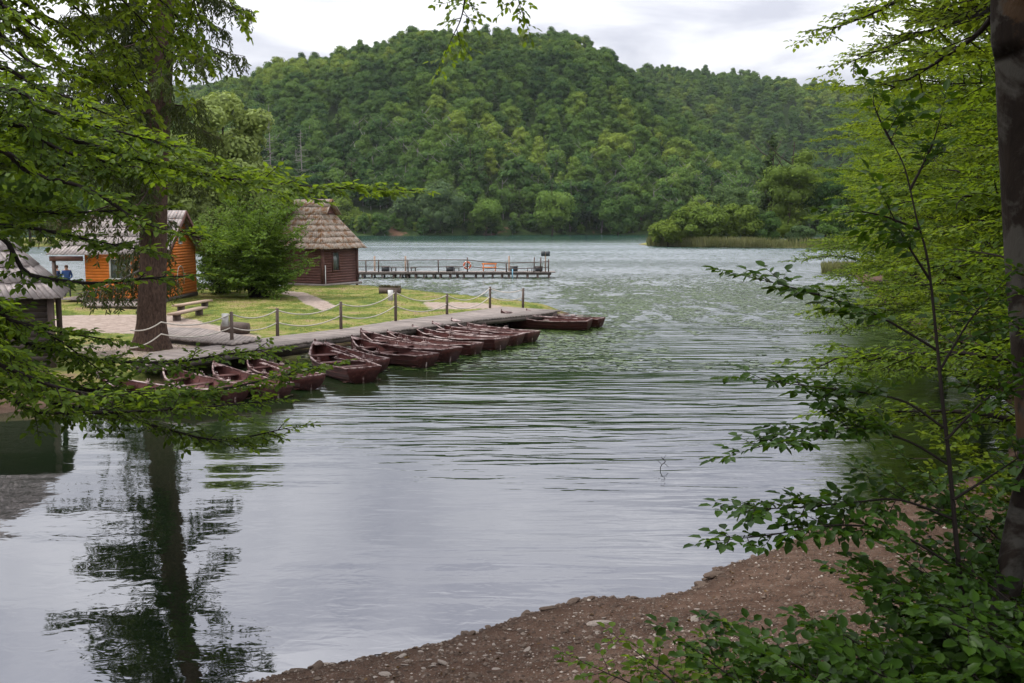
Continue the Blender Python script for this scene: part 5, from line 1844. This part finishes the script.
# ================================================================== the big spruce
def spruce():
    f = Foliage(77)
    r = f.r
    base = SPB.copy(); base[2] = .4
    root = empty('spruce_tree', base, 0, 'tall spruce with thick brown trunk and hanging sprays beside the boardwalk', 'tree')
    tops = [(150, 349), (152, 300), (153.5, 250), (155, 180), (159, 100), (163, 0)]
    pts = [AT(a, b_, base[1]) for a, b_ in tops]
    pts = [p - base for p in pts]; pts[0][2] = -.3
    d = pts[-1] - pts[-2]; d[0] = .2 * d[0]
    top = pts[-1] + np.array([.1, 0, 11.0])
    pts += [pts[-1] + np.array([.05, 0, 5.0]), top]
    P = smooth_line(pts, 5)
    z = P[:, 2]
    rad = np.interp(z, [-.3, 0, .35, 1.0, 3, 8, 12, 24], [.78, .66, .53, .46, .42, .38, .33, .05])
    tb = MB(); tb.tube(P, rad, 18)
    V = tb.v[0]
    a = np.arctan2(V[:, 1], V[:, 0]); w = np.clip(1 - (V[:, 2]) / 1.0, 0, 1)
    V[:, :2] *= (1 + .16 * w * np.sin(a * 5 + 1))[:, None]
    tb.build('trunk', M['bark_spruce'], root, True)
    zt = top[2]
    wood, dead = MB(), MB()
    PP, DD_, NN, LL = [], [], [], []
    z_ = 2.3
    while z_ < zt - .4:
        tx = np.array([np.interp(z_, z, P[:, k]) for k in range(3)])
        for b_ in range(2):
            a = r.random() * 6.28
            if 5.2 <= z_ < 9.3 and math.cos(a) > -.2 and r.random() < .75: continue
            if z_ < 5.2 and math.cos(a) > -.1 and math.sin(a) < .6: continue
            l = (2.1 + .9 * math.sin(z_ * .9)) if z_ < 5 else 3.5 * (1 - (z_ - 5) / (zt - 4)) + .7
            l *= r.uniform(.65, 1.15)
            if 5.2 < z_ < 7.5 : l *= .8
            dr = r.uniform(.15, .6)
            isdead = z_ < 5.5 and r.random() < .55
            da = np.array([math.cos(a), math.sin(a), 0])
            q = [tx + da * t_ * l + np.array([0, 0, -dr * l * t_ ** 1.1 + .16 * l * t_ ** 3]) for t_ in np.linspace(.02, 1, 8)]
            (dead if isdead else wood).tube(q, np.linspace(.035, .006, 8) * (1 if l > 1.5 else .7), 5, cap=False)
            # hanging side twigs
            nt_ = int(l / .055)
            for k in range(nt_):
                t_ = .18 + .82 * (k + r.random()) / nt_
                p = tx + da * t_ * l + np.array([0, 0, -dr * l * t_ ** 1.1 + .16 * l * t_ ** 3])
                sd = np.array([-da[1], da[0], 0]) * (1 if k % 2 else -1)
                hang = r.uniform(.2, 1.1) * (1.15 - .5 * t_)
                out = r.uniform(.08, .35)
                e = p + sd * out + da * .12 + np.array([0, 0, -hang])
                m_ = p + sd * out * .75 + da * .08 + np.array([0, 0, -hang * .35])
                if isdead:
                    if r.random() < .6: dead.tube([p, m_, e], [.006, .004, .002], 3, cap=False)
                    if r.random() < .6: continue
                else:
                    wood.tube([p, m_, e], [.006, .004, .002], 3, cap=False)
                nn_ = int(7 + hang * 22)
                if z_ > 13: nn_ //= 2
                for c in range(nn_):
                    u_ = (c + r.random()) / nn_
                    pp = (p * (1 - u_) ** 2 + 2 * m_ * u_ * (1 - u_) + e * u_ * u_)
                    dd = np.array([r.gauss(0, .7), r.gauss(0, .7), -1 + r.gauss(0, .3)])
                    PP.append(pp); DD_.append(dd); NN.append((r.gauss(0, 1), r.gauss(0, 1), r.gauss(0, 1))); LL.append(r.uniform(.09, .19))
        z_ += .27 if z_ < 5 else (.34 if z_ < 13 else .5)
    wood.build('branch', M['bark'], root); dead.build('dead_branch', M['bark_grey'], root)
    LL = np.array(LL)
    V_, Q_ = leaves_mesh(PP, DD_, NN, LL, LL * .3, 0, 0)
    n = len(LL)
    dry = (np.array(PP)[:, 2] < 4.8)
    o = bpy.data.objects.new('needles', np_mesh('needles', V_, Q_, mats=[M['needle'], M['needle_dry']], face_attr={'rnd': np.repeat(f.nr.rand(n), 2)}, mat_idx=np.repeat((dry & (f.nr.rand(n) < .35)).astype(int), 2)))
    COL.objects.link(o); o.parent = root
    print('spruce needles', n)


spruce()


# ================================================================== guided broadleaf plants
def pix(*p): return [AT(a, b_, c) for a, b_, c in p]


def plant(name, label, cat, base, seed, limbs, mat, trunk=None, trunk_mat='bark_beech', group=None, wr=.58, sides=12):
    """limbs: dicts with pts and spray settings; trunk: (points, radii)"""
    f = Foliage(seed)
    root = empty(name, base, 0, label, cat, group)
    for L_ in limbs:
        L_ = dict(L_); pts = L_.pop('pts')
        f.limb(pts, **L_)
    if trunk:
        tb = MB(); P = smooth_line(trunk[0], 5)
        tb.tube(P, np.interp(np.linspace(0, 1, len(P)), np.linspace(0, 1, len(trunk[1])), trunk[1]), sides)
        tb.build('trunk', M[trunk_mat], root, True)
    f.wood.build('branch', M['twig'] if mat != 'x' else None, root, True)
    f.leaves('leaves', M[mat], root, wr)
    for ch in root.children: ch.location = (-base[0], -base[1], -base[2])
    print('PLANT', name, len(f.L))
    return root


def lawn_bush(px_, D, h, reach, n, seed, label, name):
    r = random.Random(seed)
    c = AT(px_, 240, D); x, y = c[0], c[1]; z = .47
    lim = []
    for k in range(n):
        a = k * 2.4 + r.gauss(0, .2); el = r.random()
        rr_ = reach * math.sqrt(max(.05, 1 - (el - .35) ** 2 / .62)) * r.uniform(.6, 1.12)
        e = np.array([x + math.cos(a) * rr_, y + math.sin(a) * rr_, z + h * (.08 + .95 * el) * r.uniform(.85, 1.08)])
        m_ = np.array([x + (e[0] - x) * .35, y + (e[1] - y) * .35, z + (e[2] - z) * .6 + .1])
        lim.append(dict(pts=[np.array([x + r.gauss(0, .25), y + r.gauss(0, .25), z - .1]), m_, e], r0=.04, r1=.006, twig_len=1.25, spacing=.34, leaf_len=.19, gap=.15, sub=.26, start=.3, droop=.25, tilt=.35))
    plant(name, label, 'bush', (x, y, z), seed, lim, 'leaf_bush', wr=.6)


lawn_bush(257, 54, 5.6, 2.6, 84, 302, 'big spreading green bush on the lawn beside the brown hut', 'large_bush')
lawn_bush(219, 57.5, 4.4, 1.5, 34, 303, 'smaller bush leaning against the left side of the big lawn bush', 'lawn_bush')

# left: a hornbeam rooted on the left bank just outside the picture, its boughs reach across
bx, by = -7.4, 9.6
bz = gz(bx, by)
tl = [(bx, by, bz - .3), (bx + .15, by, bz + 1.2), (bx + .3, by + .1, 4.6), (bx + .2, by + .2, 7.5), (bx, by, 12)]
S = dict(r0=.035, r1=.006, leaf_len=.092, gap=.045, sub=.1)
lim = [
    dict(pts=[tl[2]] + pix((-30, 128, 9.8), (80, 143, 10), (160, 165, 10.2), (240, 180, 10.4), (320, 187, 10.6), (400, 190, 10.8)), twig_len=.62, spacing=.13, start=.3, droop=.15, tilt=.28, **S),
    dict(pts=[tl[2]] + pix((-30, 150, 8.8), (33, 174, 9), (90, 190, 9.2), (142, 222, 9.3), (200, 238, 9.5)), twig_len=.42, spacing=.14, start=.3, droop=.15, tilt=.3, **S),
    dict(pts=[tl[2]] + pix((-20, 95, 9.5), (50, 112, 9.6), (120, 132, 9.8), (190, 150, 10)), twig_len=.7, spacing=.13, start=.25, droop=.12, tilt=.3, **S),
    dict(pts=[tl[2]] + pix((-20, 200, 10.5), (40, 212, 10.6), (90, 212, 10.8), (150, 208, 11)), twig_len=.55, spacing=.14, start=.3, droop=.12, tilt=.28, **S),
    dict(pts=[tl[2]] + pix((-20, 165, 11), (60, 165, 11.3), (150, 172, 11.6), (240, 182, 12)), twig_len=.6, spacing=.14, start=.3, droop=.12, tilt=.28, **S),
    dict(pts=[tl[1]] + pix((-30, 255, 9.5), (30, 275, 9.6), (90, 283, 9.8), (150, 278, 10), (185, 276, 10.1)), twig_len=.42, spacing=.16, start=.35, droop=.15, tilt=.28, **S),
]
for a_, b_ in [(((-30, 110, 10.5), (60, 150, 10.8), (140, 168, 11), (230, 182, 11.2), (300, 196, 11.4)), .6), (((-30, 140, 12), (60, 150, 12.2), (150, 160, 12.5), (235, 172, 12.7)), .85), (((-30, 225, 10), (30, 228, 10.2), (90, 240, 10.4), (140, 250, 10.5)), .5), (((-30, 90, 11), (40, 118, 11.2), (100, 150, 11.4), (150, 170, 11.5)), .8)
               ]:
    lim.append(dict(pts=[tl[2]] + pix(*a_), twig_len=b_, spacing=.14, start=.3, droop=.15, tilt=.3, **S))
for a_ in [((-30, 20, 8.6), (0, 35, 8.6), (30, 62, 8.7), (52, 70, 8.7)), ((-30, 50, 8.8), (10, 70, 8.8), (45, 92, 8.9), (70, 98, 8.9)), ((-30, -10, 8.4), (0, 5, 8.4), (20, 15, 8.4), (40, 30, 8.5))]:
    lim.append(dict(pts=[tl[3]] + pix(*a_), twig_len=.5, spacing=.22, start=.4, droop=.3, tilt=.4, **dict(S, leaf_len=.07)))
plant('hornbeam_tree', 'leafy tree reaching in from the left edge with long dark horizontal boughs', 'tree', (bx, by, bz), 401, lim, 'leaf_beech', ([np.array(p) for p in tl], [.2, .16, .13, .1, .03]))

# upper left: brighter leaves of a beech standing a little farther back
bx, by = -9.6, 13.6; bz = gz(bx, by)
tl = [(bx, by, bz - .3), (bx, by, 3), (bx + .2, by, 6), (bx + .1, by, 9), (bx, by, 14)]
S = dict(r0=.03, r1=.005, leaf_len=.1, gap=.05, sub=.11)
lim = [
    dict(pts=[tl[3]] + pix((-20, -60, 12.8), (40, -20, 12.8), (90, 20, 12.9), (120, 50, 13), (140, 85, 13)), twig_len=.95, spacing=.2, start=.2, droop=.5, tilt=.4, **S),
    dict(pts=[tl[3]] + pix((0, -80, 13), (90, -40, 13), (160, 0, 13.2), (190, 35, 13.3)), twig_len=.95, spacing=.2, start=.25, droop=.6, tilt=.4, **S),
    dict(pts=[tl[3]] + pix((-40, 10, 12.5), (10, 20, 12.5), (60, 60, 12.6), (85, 75, 12.6)), twig_len=.8, spacing=.22, start=.2, droop=.5, tilt=.4, **S),
    dict(pts=[tl[3]] + pix((20, -110, 13.6), (120, -60, 13.6), (210, -20, 13.8), (235, 10, 13.8)), twig_len=.7, spacing=.24, start=.3, droop=.5, tilt=.4, **S),
    dict(pts=[tl[2]] + pix((-30, 40, 13.5), (5, 55, 13.6), (30, 80, 13.6)), twig_len=.7, spacing=.25, start=.2, droop=.4, tilt=.3, **S),
    dict(pts=[tl[2]] + pix((-20, 75, 13.5), (60, 95, 13.6), (130, 125, 13.8), (160, 140, 13.8)), twig_len=.8, spacing=.26, start=.3, droop=.4, tilt=.3, **S),
]
for a_, b_, d_ in [(((-30, -90, 12.6), (50, -50, 12.8), (110, -10, 12.9), (150, 30, 13), (172, 70, 13)), .9, .6), (((-20, -40, 12.4), (20, 0, 12.4), (75, 35, 12.5), (110, 80, 12.6), (128, 110, 12.6)), .8, .5),
                   (((-30, -20, 12.2), (0, 10, 12.2), (25, 35, 12.2), (45, 50, 12.2)), .7, .4), (((60, -120, 13.2), (150, -70, 13.3), (185, -20, 13.4), (200, 20, 13.4)), .8, .6)]:
    lim.append(dict(pts=[tl[3]] + pix(*a_), twig_len=b_, spacing=.2, start=.25, droop=d_, tilt=.4, **S))
plant('beech_tree', 'beech with bright drooping leaves at the upper left corner', 'tree', (bx, by, bz), 402, lim, 'leaf_bright', ([np.array(p) for p in tl], [.2, .17, .14, .1, .03]))

# lower left: dense low boughs hanging over the first boats
bx, by = -6.9, 8.2; bz = gz(bx, by)
tl = [(bx, by, bz - .3), (bx + .2, by + .3, bz + .9), (bx + .1, by + .6, 3.2), (bx, by + .6, 4.6)]
S = dict(r0=.03, r1=.005, leaf_len=.078, gap=.046, sub=.1)
lim = []
for (pl_, tw, st) in [
    (pix((-60, 300, 8.6), (10, 320, 8.8), (60, 332, 9), (112, 340, 9.2)), .5, .2),
    (pix((-60, 330, 9.4), (30, 345, 9.6), (100, 360, 9.8), (170, 362, 10), (228, 354, 10.2), (262, 350, 10.3)), .5, .25),
    (pix((-60, 370, 9.0), (40, 385, 9.2), (120, 392, 9.4), (200, 392, 9.6), (265, 380, 9.8), (318, 368, 9.9)), .55, .25),
    (pix((-60, 400, 8.6), (40, 412, 8.8), (120, 412, 9), (190, 408, 9.2), (260, 402, 9.4)), .5, .25),
    (pix((-60, 345, 7.6), (0, 365, 7.8), (50, 385, 7.9), (100, 395, 8.0), (140, 392, 8.1)), .5, .2),
    (pix((-60, 305, 8), (-10, 340, 8.2), (30, 370, 8.4), (60, 398, 8.5)), .5, .2),
    (pix((-60, 390, 9.8), (60, 405, 10), (150, 425, 10.2), (220, 440, 10.4), (288, 428, 10.6)), .5, .25),
    (pix((-60, 290, 9.2), (-10, 310, 9.3), (50, 335, 9.4), (100, 370, 9.5)), .55, .2),
    (pix((-60, 360, 10), (60, 385, 10.2), (160, 400, 10.4), (235, 418, 10.6)), .5, .25)]:
    lim.append(dict(pts=[tl[1]] + pl_, twig_len=tw, spacing=.1, start=st, droop=.12, tilt=.3, **S))
plant('hornbeam_bush', 'dense low leafy branches hanging over the boats from the left bank', 'bush', (bx, by, bz), 403, lim, 'leaf_beech', ([np.array(p) for p in tl], [.12, .1, .07, .03]))

# a spray hanging down at the top of the picture, on a beech rooted behind the camera
tl = [(-2.6, -1.5, gz(-2.6, -1.5) - .2), (-2.5, -1.4, 5), (-2.3, -1.2, 9), (-2.2, -1, 13)]
lim = [dict(pts=[tl[2], (-1.6, 3, 9.6)] + pix((490, -90, 7.6), (470, -30, 8), (462, 15, 8.2), (452, 38, 8.3)), r0=.02, r1=.003, twig_len=.6, spacing=.1, leaf_len=.062, gap=.045, sub=.1, start=.7, droop=.1, tilt=.5),
       dict(pts=[tl[2], (-1.4, 3, 9.6)] + pix((500, -70, 7.9), (510, -25, 8.1), (520, 5, 8.2)), r0=.015, r1=.003, twig_len=.5, spacing=.12, leaf_len=.062, gap=.045, sub=.1, start=.76, droop=.1, tilt=.5)]
plant('overhanging_beech', 'leafy twig hanging down against the sky at the top of the picture', 'tree', tl[0], 404, lim, 'leaf_beech', ([np.array(p) for p in tl], [.25, .2, .16, .05]))

# right: big mottled beech trunk close by
tr_ = pix((1060, 700, 6.4), (1055, 560, 6.45), (1049, 420, 6.5), (1041, 300, 6.55), (1033, 180, 6.6), (1026, 60, 6.6), (1021, -60, 6.6))
tr_ = [np.array([tr_[0][0], tr_[0][1], gz(tr_[0][0], tr_[0][1]) - .3])] + tr_ + [tr_[-1] + np.array([-.1, .1, 5])]
S = dict(leaf_len=.075, gap=.055, sub=.13)
lim = [
    dict(pts=[tr_[7]] + pix((1000, 0, 8), (960, 20, 9.5), (905, 40, 10.5), (850, 62, 11)), r0=.04, r1=.005, twig_len=.75, spacing=.16, start=.25, droop=.2, tilt=.3, **S),
    dict(pts=[tr_[7]] + pix((1000, -60, 8), (950, -30, 9.5), (880, 10, 11), (830, 30, 11.5)), r0=.04, r1=.005, twig_len=.8, spacing=.17, start=.25, droop=.2, tilt=.3, **S),
    dict(pts=[tr_[7]] + pix((990, 20, 7), (940, 60, 7.6), (890, 90, 8)), r0=.03, r1=.005, twig_len=.6, spacing=.18, start=.25, droop=.2, tilt=.3, **S),
]
rr_ = random.Random(71)
for k in range(30):  # extra overhead limbs, added above the view to shade the near right
    a = k * 2.4; zz = 6.6 + k * .18; l = rr_.uniform(2.6, 4.6)
    c = np.array([3.35, 6.6, zz])
    dv = np.array([math.cos(a), math.sin(a), 0])
    if dv[1] > .3: l *= 1.15
    lim.append(dict(pts=[c, c + dv * l * .5 + np.array([0, 0, .6]), c + dv * l + np.array([0, 0, .8])], r0=.04, r1=.006, twig_len=1.0, spacing=.5, leaf_len=.1, gap=.14, sub=.25, start=.2, droop=.2, tilt=.3))
plant('beech_tree', 'old beech with mottled grey and rust trunk at the right edge', 'tree', tr_[0], 405, lim, 'leaf_bright', (tr_, [.3, .24, .215, .2, .2, .2, .19, .18, .17, .1]), sides=18)
tr2 = pix((1052, 380, 5.9), (1036, 450, 5.8), (1019, 520, 5.7), (1006, 600, 5.6), (998, 680, 5.5))[::-1]
tr2 = [np.array([tr2[0][0] - .02, tr2[0][1], gz(tr2[0][0], tr2[0][1]) - .3])] + tr2 + [AT(1120, 100, 6.2), AT(1150, -100, 6.4)]
lim = [dict(pts=[tr2[4]] + pix((1050, 300, 6.5), (1010, 260, 7), (960, 250, 7.4)), r0=.02, r1=.004, twig_len=.5, spacing=.2, start=.3, droop=.2, tilt=.3, **S)]
plant('slanting_tree', 'slender pale trunk slanting out at the lower right corner', 'tree', tr2[0], 406, lim, 'leaf_beech', (tr2, [.085, .08, .075, .07, .065, .06, .05, .03]))

# sapling with a thin dark stem
st = pix((975, 700, 5.5), (971, 646, 5.55), (962, 593, 5.6), (957, 548, 5.65), (949, 459, 5.8), (942, 396, 5.9), (937, 343, 6), (928, 262, 6.1), (917, 220, 6.15), (905, 169, 6.2), (891, 140, 6.25))
st = [np.array([st[0][0], st[0][1], gz(st[0][0], st[0][1]) - .1])] + st
S = dict(r0=.009, r1=.002, leaf_len=.085, gap=.05, sub=.09)
lim = [
    dict(pts=pix((937, 350, 6), (877, 315, 6), (835, 300, 5.95), (790, 287, 5.9), (752, 278, 5.9)), twig_len=0.38, spacing=.12, start=.25, droop=.15, tilt=.2, **S),
    dict(pts=pix((944, 428, 5.85), (905, 402, 5.9), (860, 392, 5.9), (800, 385, 5.9), (762, 380, 5.9)), twig_len=0.41, spacing=.12, start=.3, droop=.15, tilt=.2, **S),
    dict(pts=pix((949, 465, 5.8), (905, 440, 5.8), (850, 428, 5.8), (790, 440, 5.75), (755, 448, 5.7)), twig_len=0.46, spacing=.11, start=.25, droop=.15, tilt=.2, **S),
    dict(pts=pix((955, 520, 5.7), (900, 500, 5.7), (850, 503, 5.6), (790, 508, 5.6), (752, 508, 5.55)), twig_len=0.41, spacing=.11, start=.25, droop=.1, tilt=.2, **S),
    dict(pts=pix((960, 570, 5.6), (900, 535, 5.5), (840, 525, 5.4), (770, 535, 5.4), (725, 540, 5.3)), twig_len=0.35, spacing=.12, start=.3, droop=.1, tilt=.2, **S),
    dict(pts=pix((940, 370, 5.95), (970, 320, 6.1), (1000, 285, 6.2)), twig_len=0.41, spacing=.14, start=.3, droop=.1, tilt=.3, **S),
    dict(pts=pix((930, 280, 6.1), (905, 240, 6.0), (885, 200, 5.95)), twig_len=0.35, spacing=.14, start=.3, droop=.1, tilt=.3, **S),
    dict(pts=pix((946, 440, 5.8), (985, 400, 5.9), (1015, 380, 6)), twig_len=0.41, spacing=.14, start=.3, droop=.1, tilt=.3, **S),
    dict(pts=pix((910, 190, 6.2), (930, 150, 6.2), (940, 120, 6.2)), twig_len=0.30, spacing=.14, start=.3, droop=.1, tilt=.3, **S),
    dict(pts=pix((893, 145, 6.25), (880, 120, 6.25), (872, 100, 6.25)), twig_len=0.30, spacing=.14, start=.1, droop=.1, tilt=.4, **S),
    dict(pts=pix((920, 230, 6.15), (880, 215, 6.1), (845, 210, 6.1)), twig_len=0.30, spacing=.14, start=.3, droop=.1, tilt=.3, **S),
    dict(pts=pix((953, 500, 5.7), (1000, 470, 5.8), (1030, 450, 5.9)), twig_len=0.41, spacing=.14, start=.3, droop=.1, tilt=.3, **S),
]
plant('beech_sapling', 'thin dark stemmed sapling with flat leaf sprays near the right edge', 'sapling', st[0], 407, lim, 'leaf_dark', (st, [.02, .018, .016, .017, .015, .013, .012, .01, .008, .006, .005, .003]), 'twig', sides=8)


# low bushes of the near right corner
def low_bush(x, y, seed, n, h, reach, mat, label, leaf=.07, lean=(-.4, .1), group=None):
    r = random.Random(seed)
    z = gz(x, y)
    lim = []
    for k in range(n):
        a = 6.28 * (k + r.random() * .7) / n
        rr_ = reach * r.uniform(.55, 1.1)
        e = np.array([x + math.cos(a) * rr_ + lean[0] * reach, y + math.sin(a) * rr_ * .8 + lean[1], z + h * r.uniform(.45, 1.05)])
        m_ = np.array([x + (e[0] - x) * .4, y + (e[1] - y) * .4, z + (e[2] - z) * .65])
        lim.append(dict(pts=[np.array([x + r.gauss(0, .05), y + r.gauss(0, .05), z - .05]), m_, e], r0=.012, r1=.003, twig_len=.45, spacing=.1, leaf_len=leaf * 1.2, gap=.055, sub=.11, start=.12, droop=.15, tilt=.25))
    return plant('hazel_bush', label, 'bush', (x, y, z), seed, lim, mat, group=group, wr=.7)


low_bush(1.8, 5.0, 501, 10, .8, .85, 'leaf_dark', 'low dark leaved bush at the bottom spreading over the brown beach')
low_bush(2.65, 5.2, 502, 11, 1.0, .8, 'leaf_dark', 'dense dark bush at the foot of the thin sapling')
low_bush(3.45, 6.2, 503, 11, 1.25, .85, 'leaf_dark', 'dark bush in front of the beech trunk at the right edge')
low_bush(4.1, 7.0, 510, 12, 1.6, .95, 'leaf_dark', 'tall dark bush growing round the old beech trunk')
low_bush(2.2, 5.9, 511, 7, .75, .8, 'leaf_dark', 'thin dark bush on the beach left of the sapling stem')
low_bush(3.0, 6.1, 512, 9, 1.05, .8, 'leaf_dark', 'dark bush between the sapling stem and the old beech')
low_bush(2.4, 4.5, 504, 11, .85, .85, 'leaf_dark', 'lowest dark bush cut by the bottom edge of the picture', .075)
low_bush(3.3, 4.9, 505, 13, 1.25, .85, 'leaf_dark', 'shaded bush in the bottom right corner', .075)
low_bush(1.35, 6.2, 506, 7, .55, .75, 'leaf_beech', 'small light leaved bush on the beach reaching towards the water', .06, (-.2, .1))
low_bush(6.3, 10.6, 508, 12, 1.6, 1.2, 'leaf_bright', 'yellow green bush on the beach behind the slanting trunk', .07)
low_bush(6.4, 8.2, 509, 12, 2.0, 1.5, 'leaf_beech', 'mid green bush beyond the old beech trunk', .07)


# ---- trees of the right bank: three built in full, the others copies of them
def bank_tree(x, y, seed, height, trunk_r, reach, n, mat, label, leaf=.11, z_low=1.2, spacing=.3, tw=1.1, gap=.085, lean=-.5):
    r = random.Random(seed)
    z = gz(x, y)
    tp = [np.array([x, y, z - .4]), np.array([x + r.gauss(0, .1), y, z + height * .3]), np.array([x + lean * .4, y + r.gauss(0, .2), z + height * .65]), np.array([x + lean, y, z + height])]
    P = smooth_line(tp, 5)
    lim = []
    for k in range(n):
        t_ = (k + r.random()) / n
        zz = z + z_low + (height * .95 - z_low) * t_
        i = np.interp(zz, P[:, 2], np.arange(len(P)))
        c = np.array([np.interp(i, np.arange(len(P)), P[:, q]) for q in range(3)])
        a = k * 2.4 + r.gauss(0, .3)
        dv = np.array([math.cos(a), math.sin(a), 0])
        l = reach * (1 - .55 * t_ ** 1.6) * (1 + .25 * max(0, -dv[0])) * r.uniform(.75, 1.1)
        e = c + dv * l + np.array([0, 0, l * (.12 + .35 * t_)])
        m_ = c + dv * l * .5 + np.array([0, 0, l * (.16 + .25 * t_)])
        lim.append(dict(pts=[c, m_, e], r0=.05 * (1 - .6 * t_), r1=.006, twig_len=tw, spacing=spacing, leaf_len=leaf, gap=gap, sub=.2, start=.18, droop=.18, tilt=.22))
    return plant('beech_tree', label, 'tree', (x, y, z), seed, lim, mat, (tp, [trunk_r, trunk_r * .8, trunk_r * .5, .03]), 'bark_beech')


t1 = bank_tree(9.9, 17.6, 601, 7.5, .13, 3.1, 34, 'leaf_beech', 'young beech on the right bank nearest the beach', .1, .5, .17, 1.0, .07)
t2 = bank_tree(12.9, 24, 602, 13, .22, 4.8, 46, 'leaf_bright', 'tall bright beech leaning over the right bank', .13, .9, .24, 1.3, .09)
t3 = bank_tree(15.8, 33, 603, 14.5, .26, 4.6, 44, 'leaf_bright', 'tall beech farther along the right bank with yellow green crown', .14, .8, .33, 1.3, .11)


t4 = bank_tree(5.6, 4.4, 604, 10.5, .2, 4.4, 34, 'leaf_beech', 'unseen high crowned beech added beside the viewpoint to shade the near bushes', .13, 5.2, .4, 1.2, .12, 0.0)  # out-of-view tree added so its high crown shades the near bushes


def clone(src, x, y, s, rz, label):
    o = copy_tree(src)
    o.location = (x, y, gz(x, y)); o.rotation_euler = (0, 0, rz); o.scale = (s, s, s)
    o['label'] = label
    return o


clone(t1, 7.3, 11.0, 1.15, 2.2, 'leafy young beech behind the thin sapling at the end of the beach')
clone(t2, 10.6, 14.2, .9, -.3, 'full leafy beech just beyond the old beech trunk')
clone(t1, 11.6, 17.8, 1.3, 1.9, 'full low crowned tree at the right edge over the cove')
clone(t3, 19.6, 45, .82, .5, 'beech on the right bank half way to the reeds')
clone(t2, 25.5, 64, .68, -.4, 'small bright tree on the right bank close to the reed clump')
clone(t2, 33, 86, .75, .6, 'farthest tree of the right bank beside the reeds')
clone(t1, 13.4, 28, 1.1, .3, 'low young beech under the tall right bank trees')
clone(t1, 16.6, 38, 1.25, -.5, 'low leafy tree on the right bank in front of the tall crowns')
clone(t1, 11.4, 21.2, 1.05, .8, 'young beech overhanging the cove at the end of the beach')
clone(t2, 17.5, 27, 1.05, 1.0, 'tall tree set back from the right bank behind the leaning beech')
clone(t1, 9.2, 13.6, .9, -.7, 'small tree at the right end of the brown beach')
clone(t3, 22, 36, 1.0, 3.0, 'tall tree at the right edge behind the bank trees')
clone(t2, 13.2, 16.5, .95, .4, 'tree filling the right edge behind the old beech trunk')
clone(t4, 3.6, -0.2, 1.0, 1.2, 'unseen high crowned beech added just behind the viewpoint for shade')  # copy of the added shade tree, behind the camera
clone(t4, 7.6, 9.4, 1.05, 2.5, 'high crowned beech added above the end of the beach for shade')  # another copy of the added shade tree, crown over the beach
clone(t1, 20.5, 51, 1.4, 1.0, 'bushy low tree under the half way beech on the right bank')
clone(t1, 27, 72, 1.5, -.3, 'bushy low tree on the right bank near the reeds')
clone(t1, 22.5, 58, 1.5, .2, 'low bushy tree between the half way beech and the reed clump')

# ================================================================== haze
hz = MB(); hz.box((0, 700, 60), (3200, 1460, 172))
m, t = new_mat('haze'); b = NB(t)
pv = b.n("ShaderNodeVolumePrincipled", ins={"Color": (.86, .92, 1.0, 1), "Density": HAZE_DENSITY, "Anisotropy": .2})
oo = b.n("ShaderNodeOutputMaterial"); t.links.new(pv.outputs[0], oo.inputs[1])
o = hz.build('haze', m); tag(o, kind='stuff', label='thin pale haze over the lake and the far hills', cat='haze')
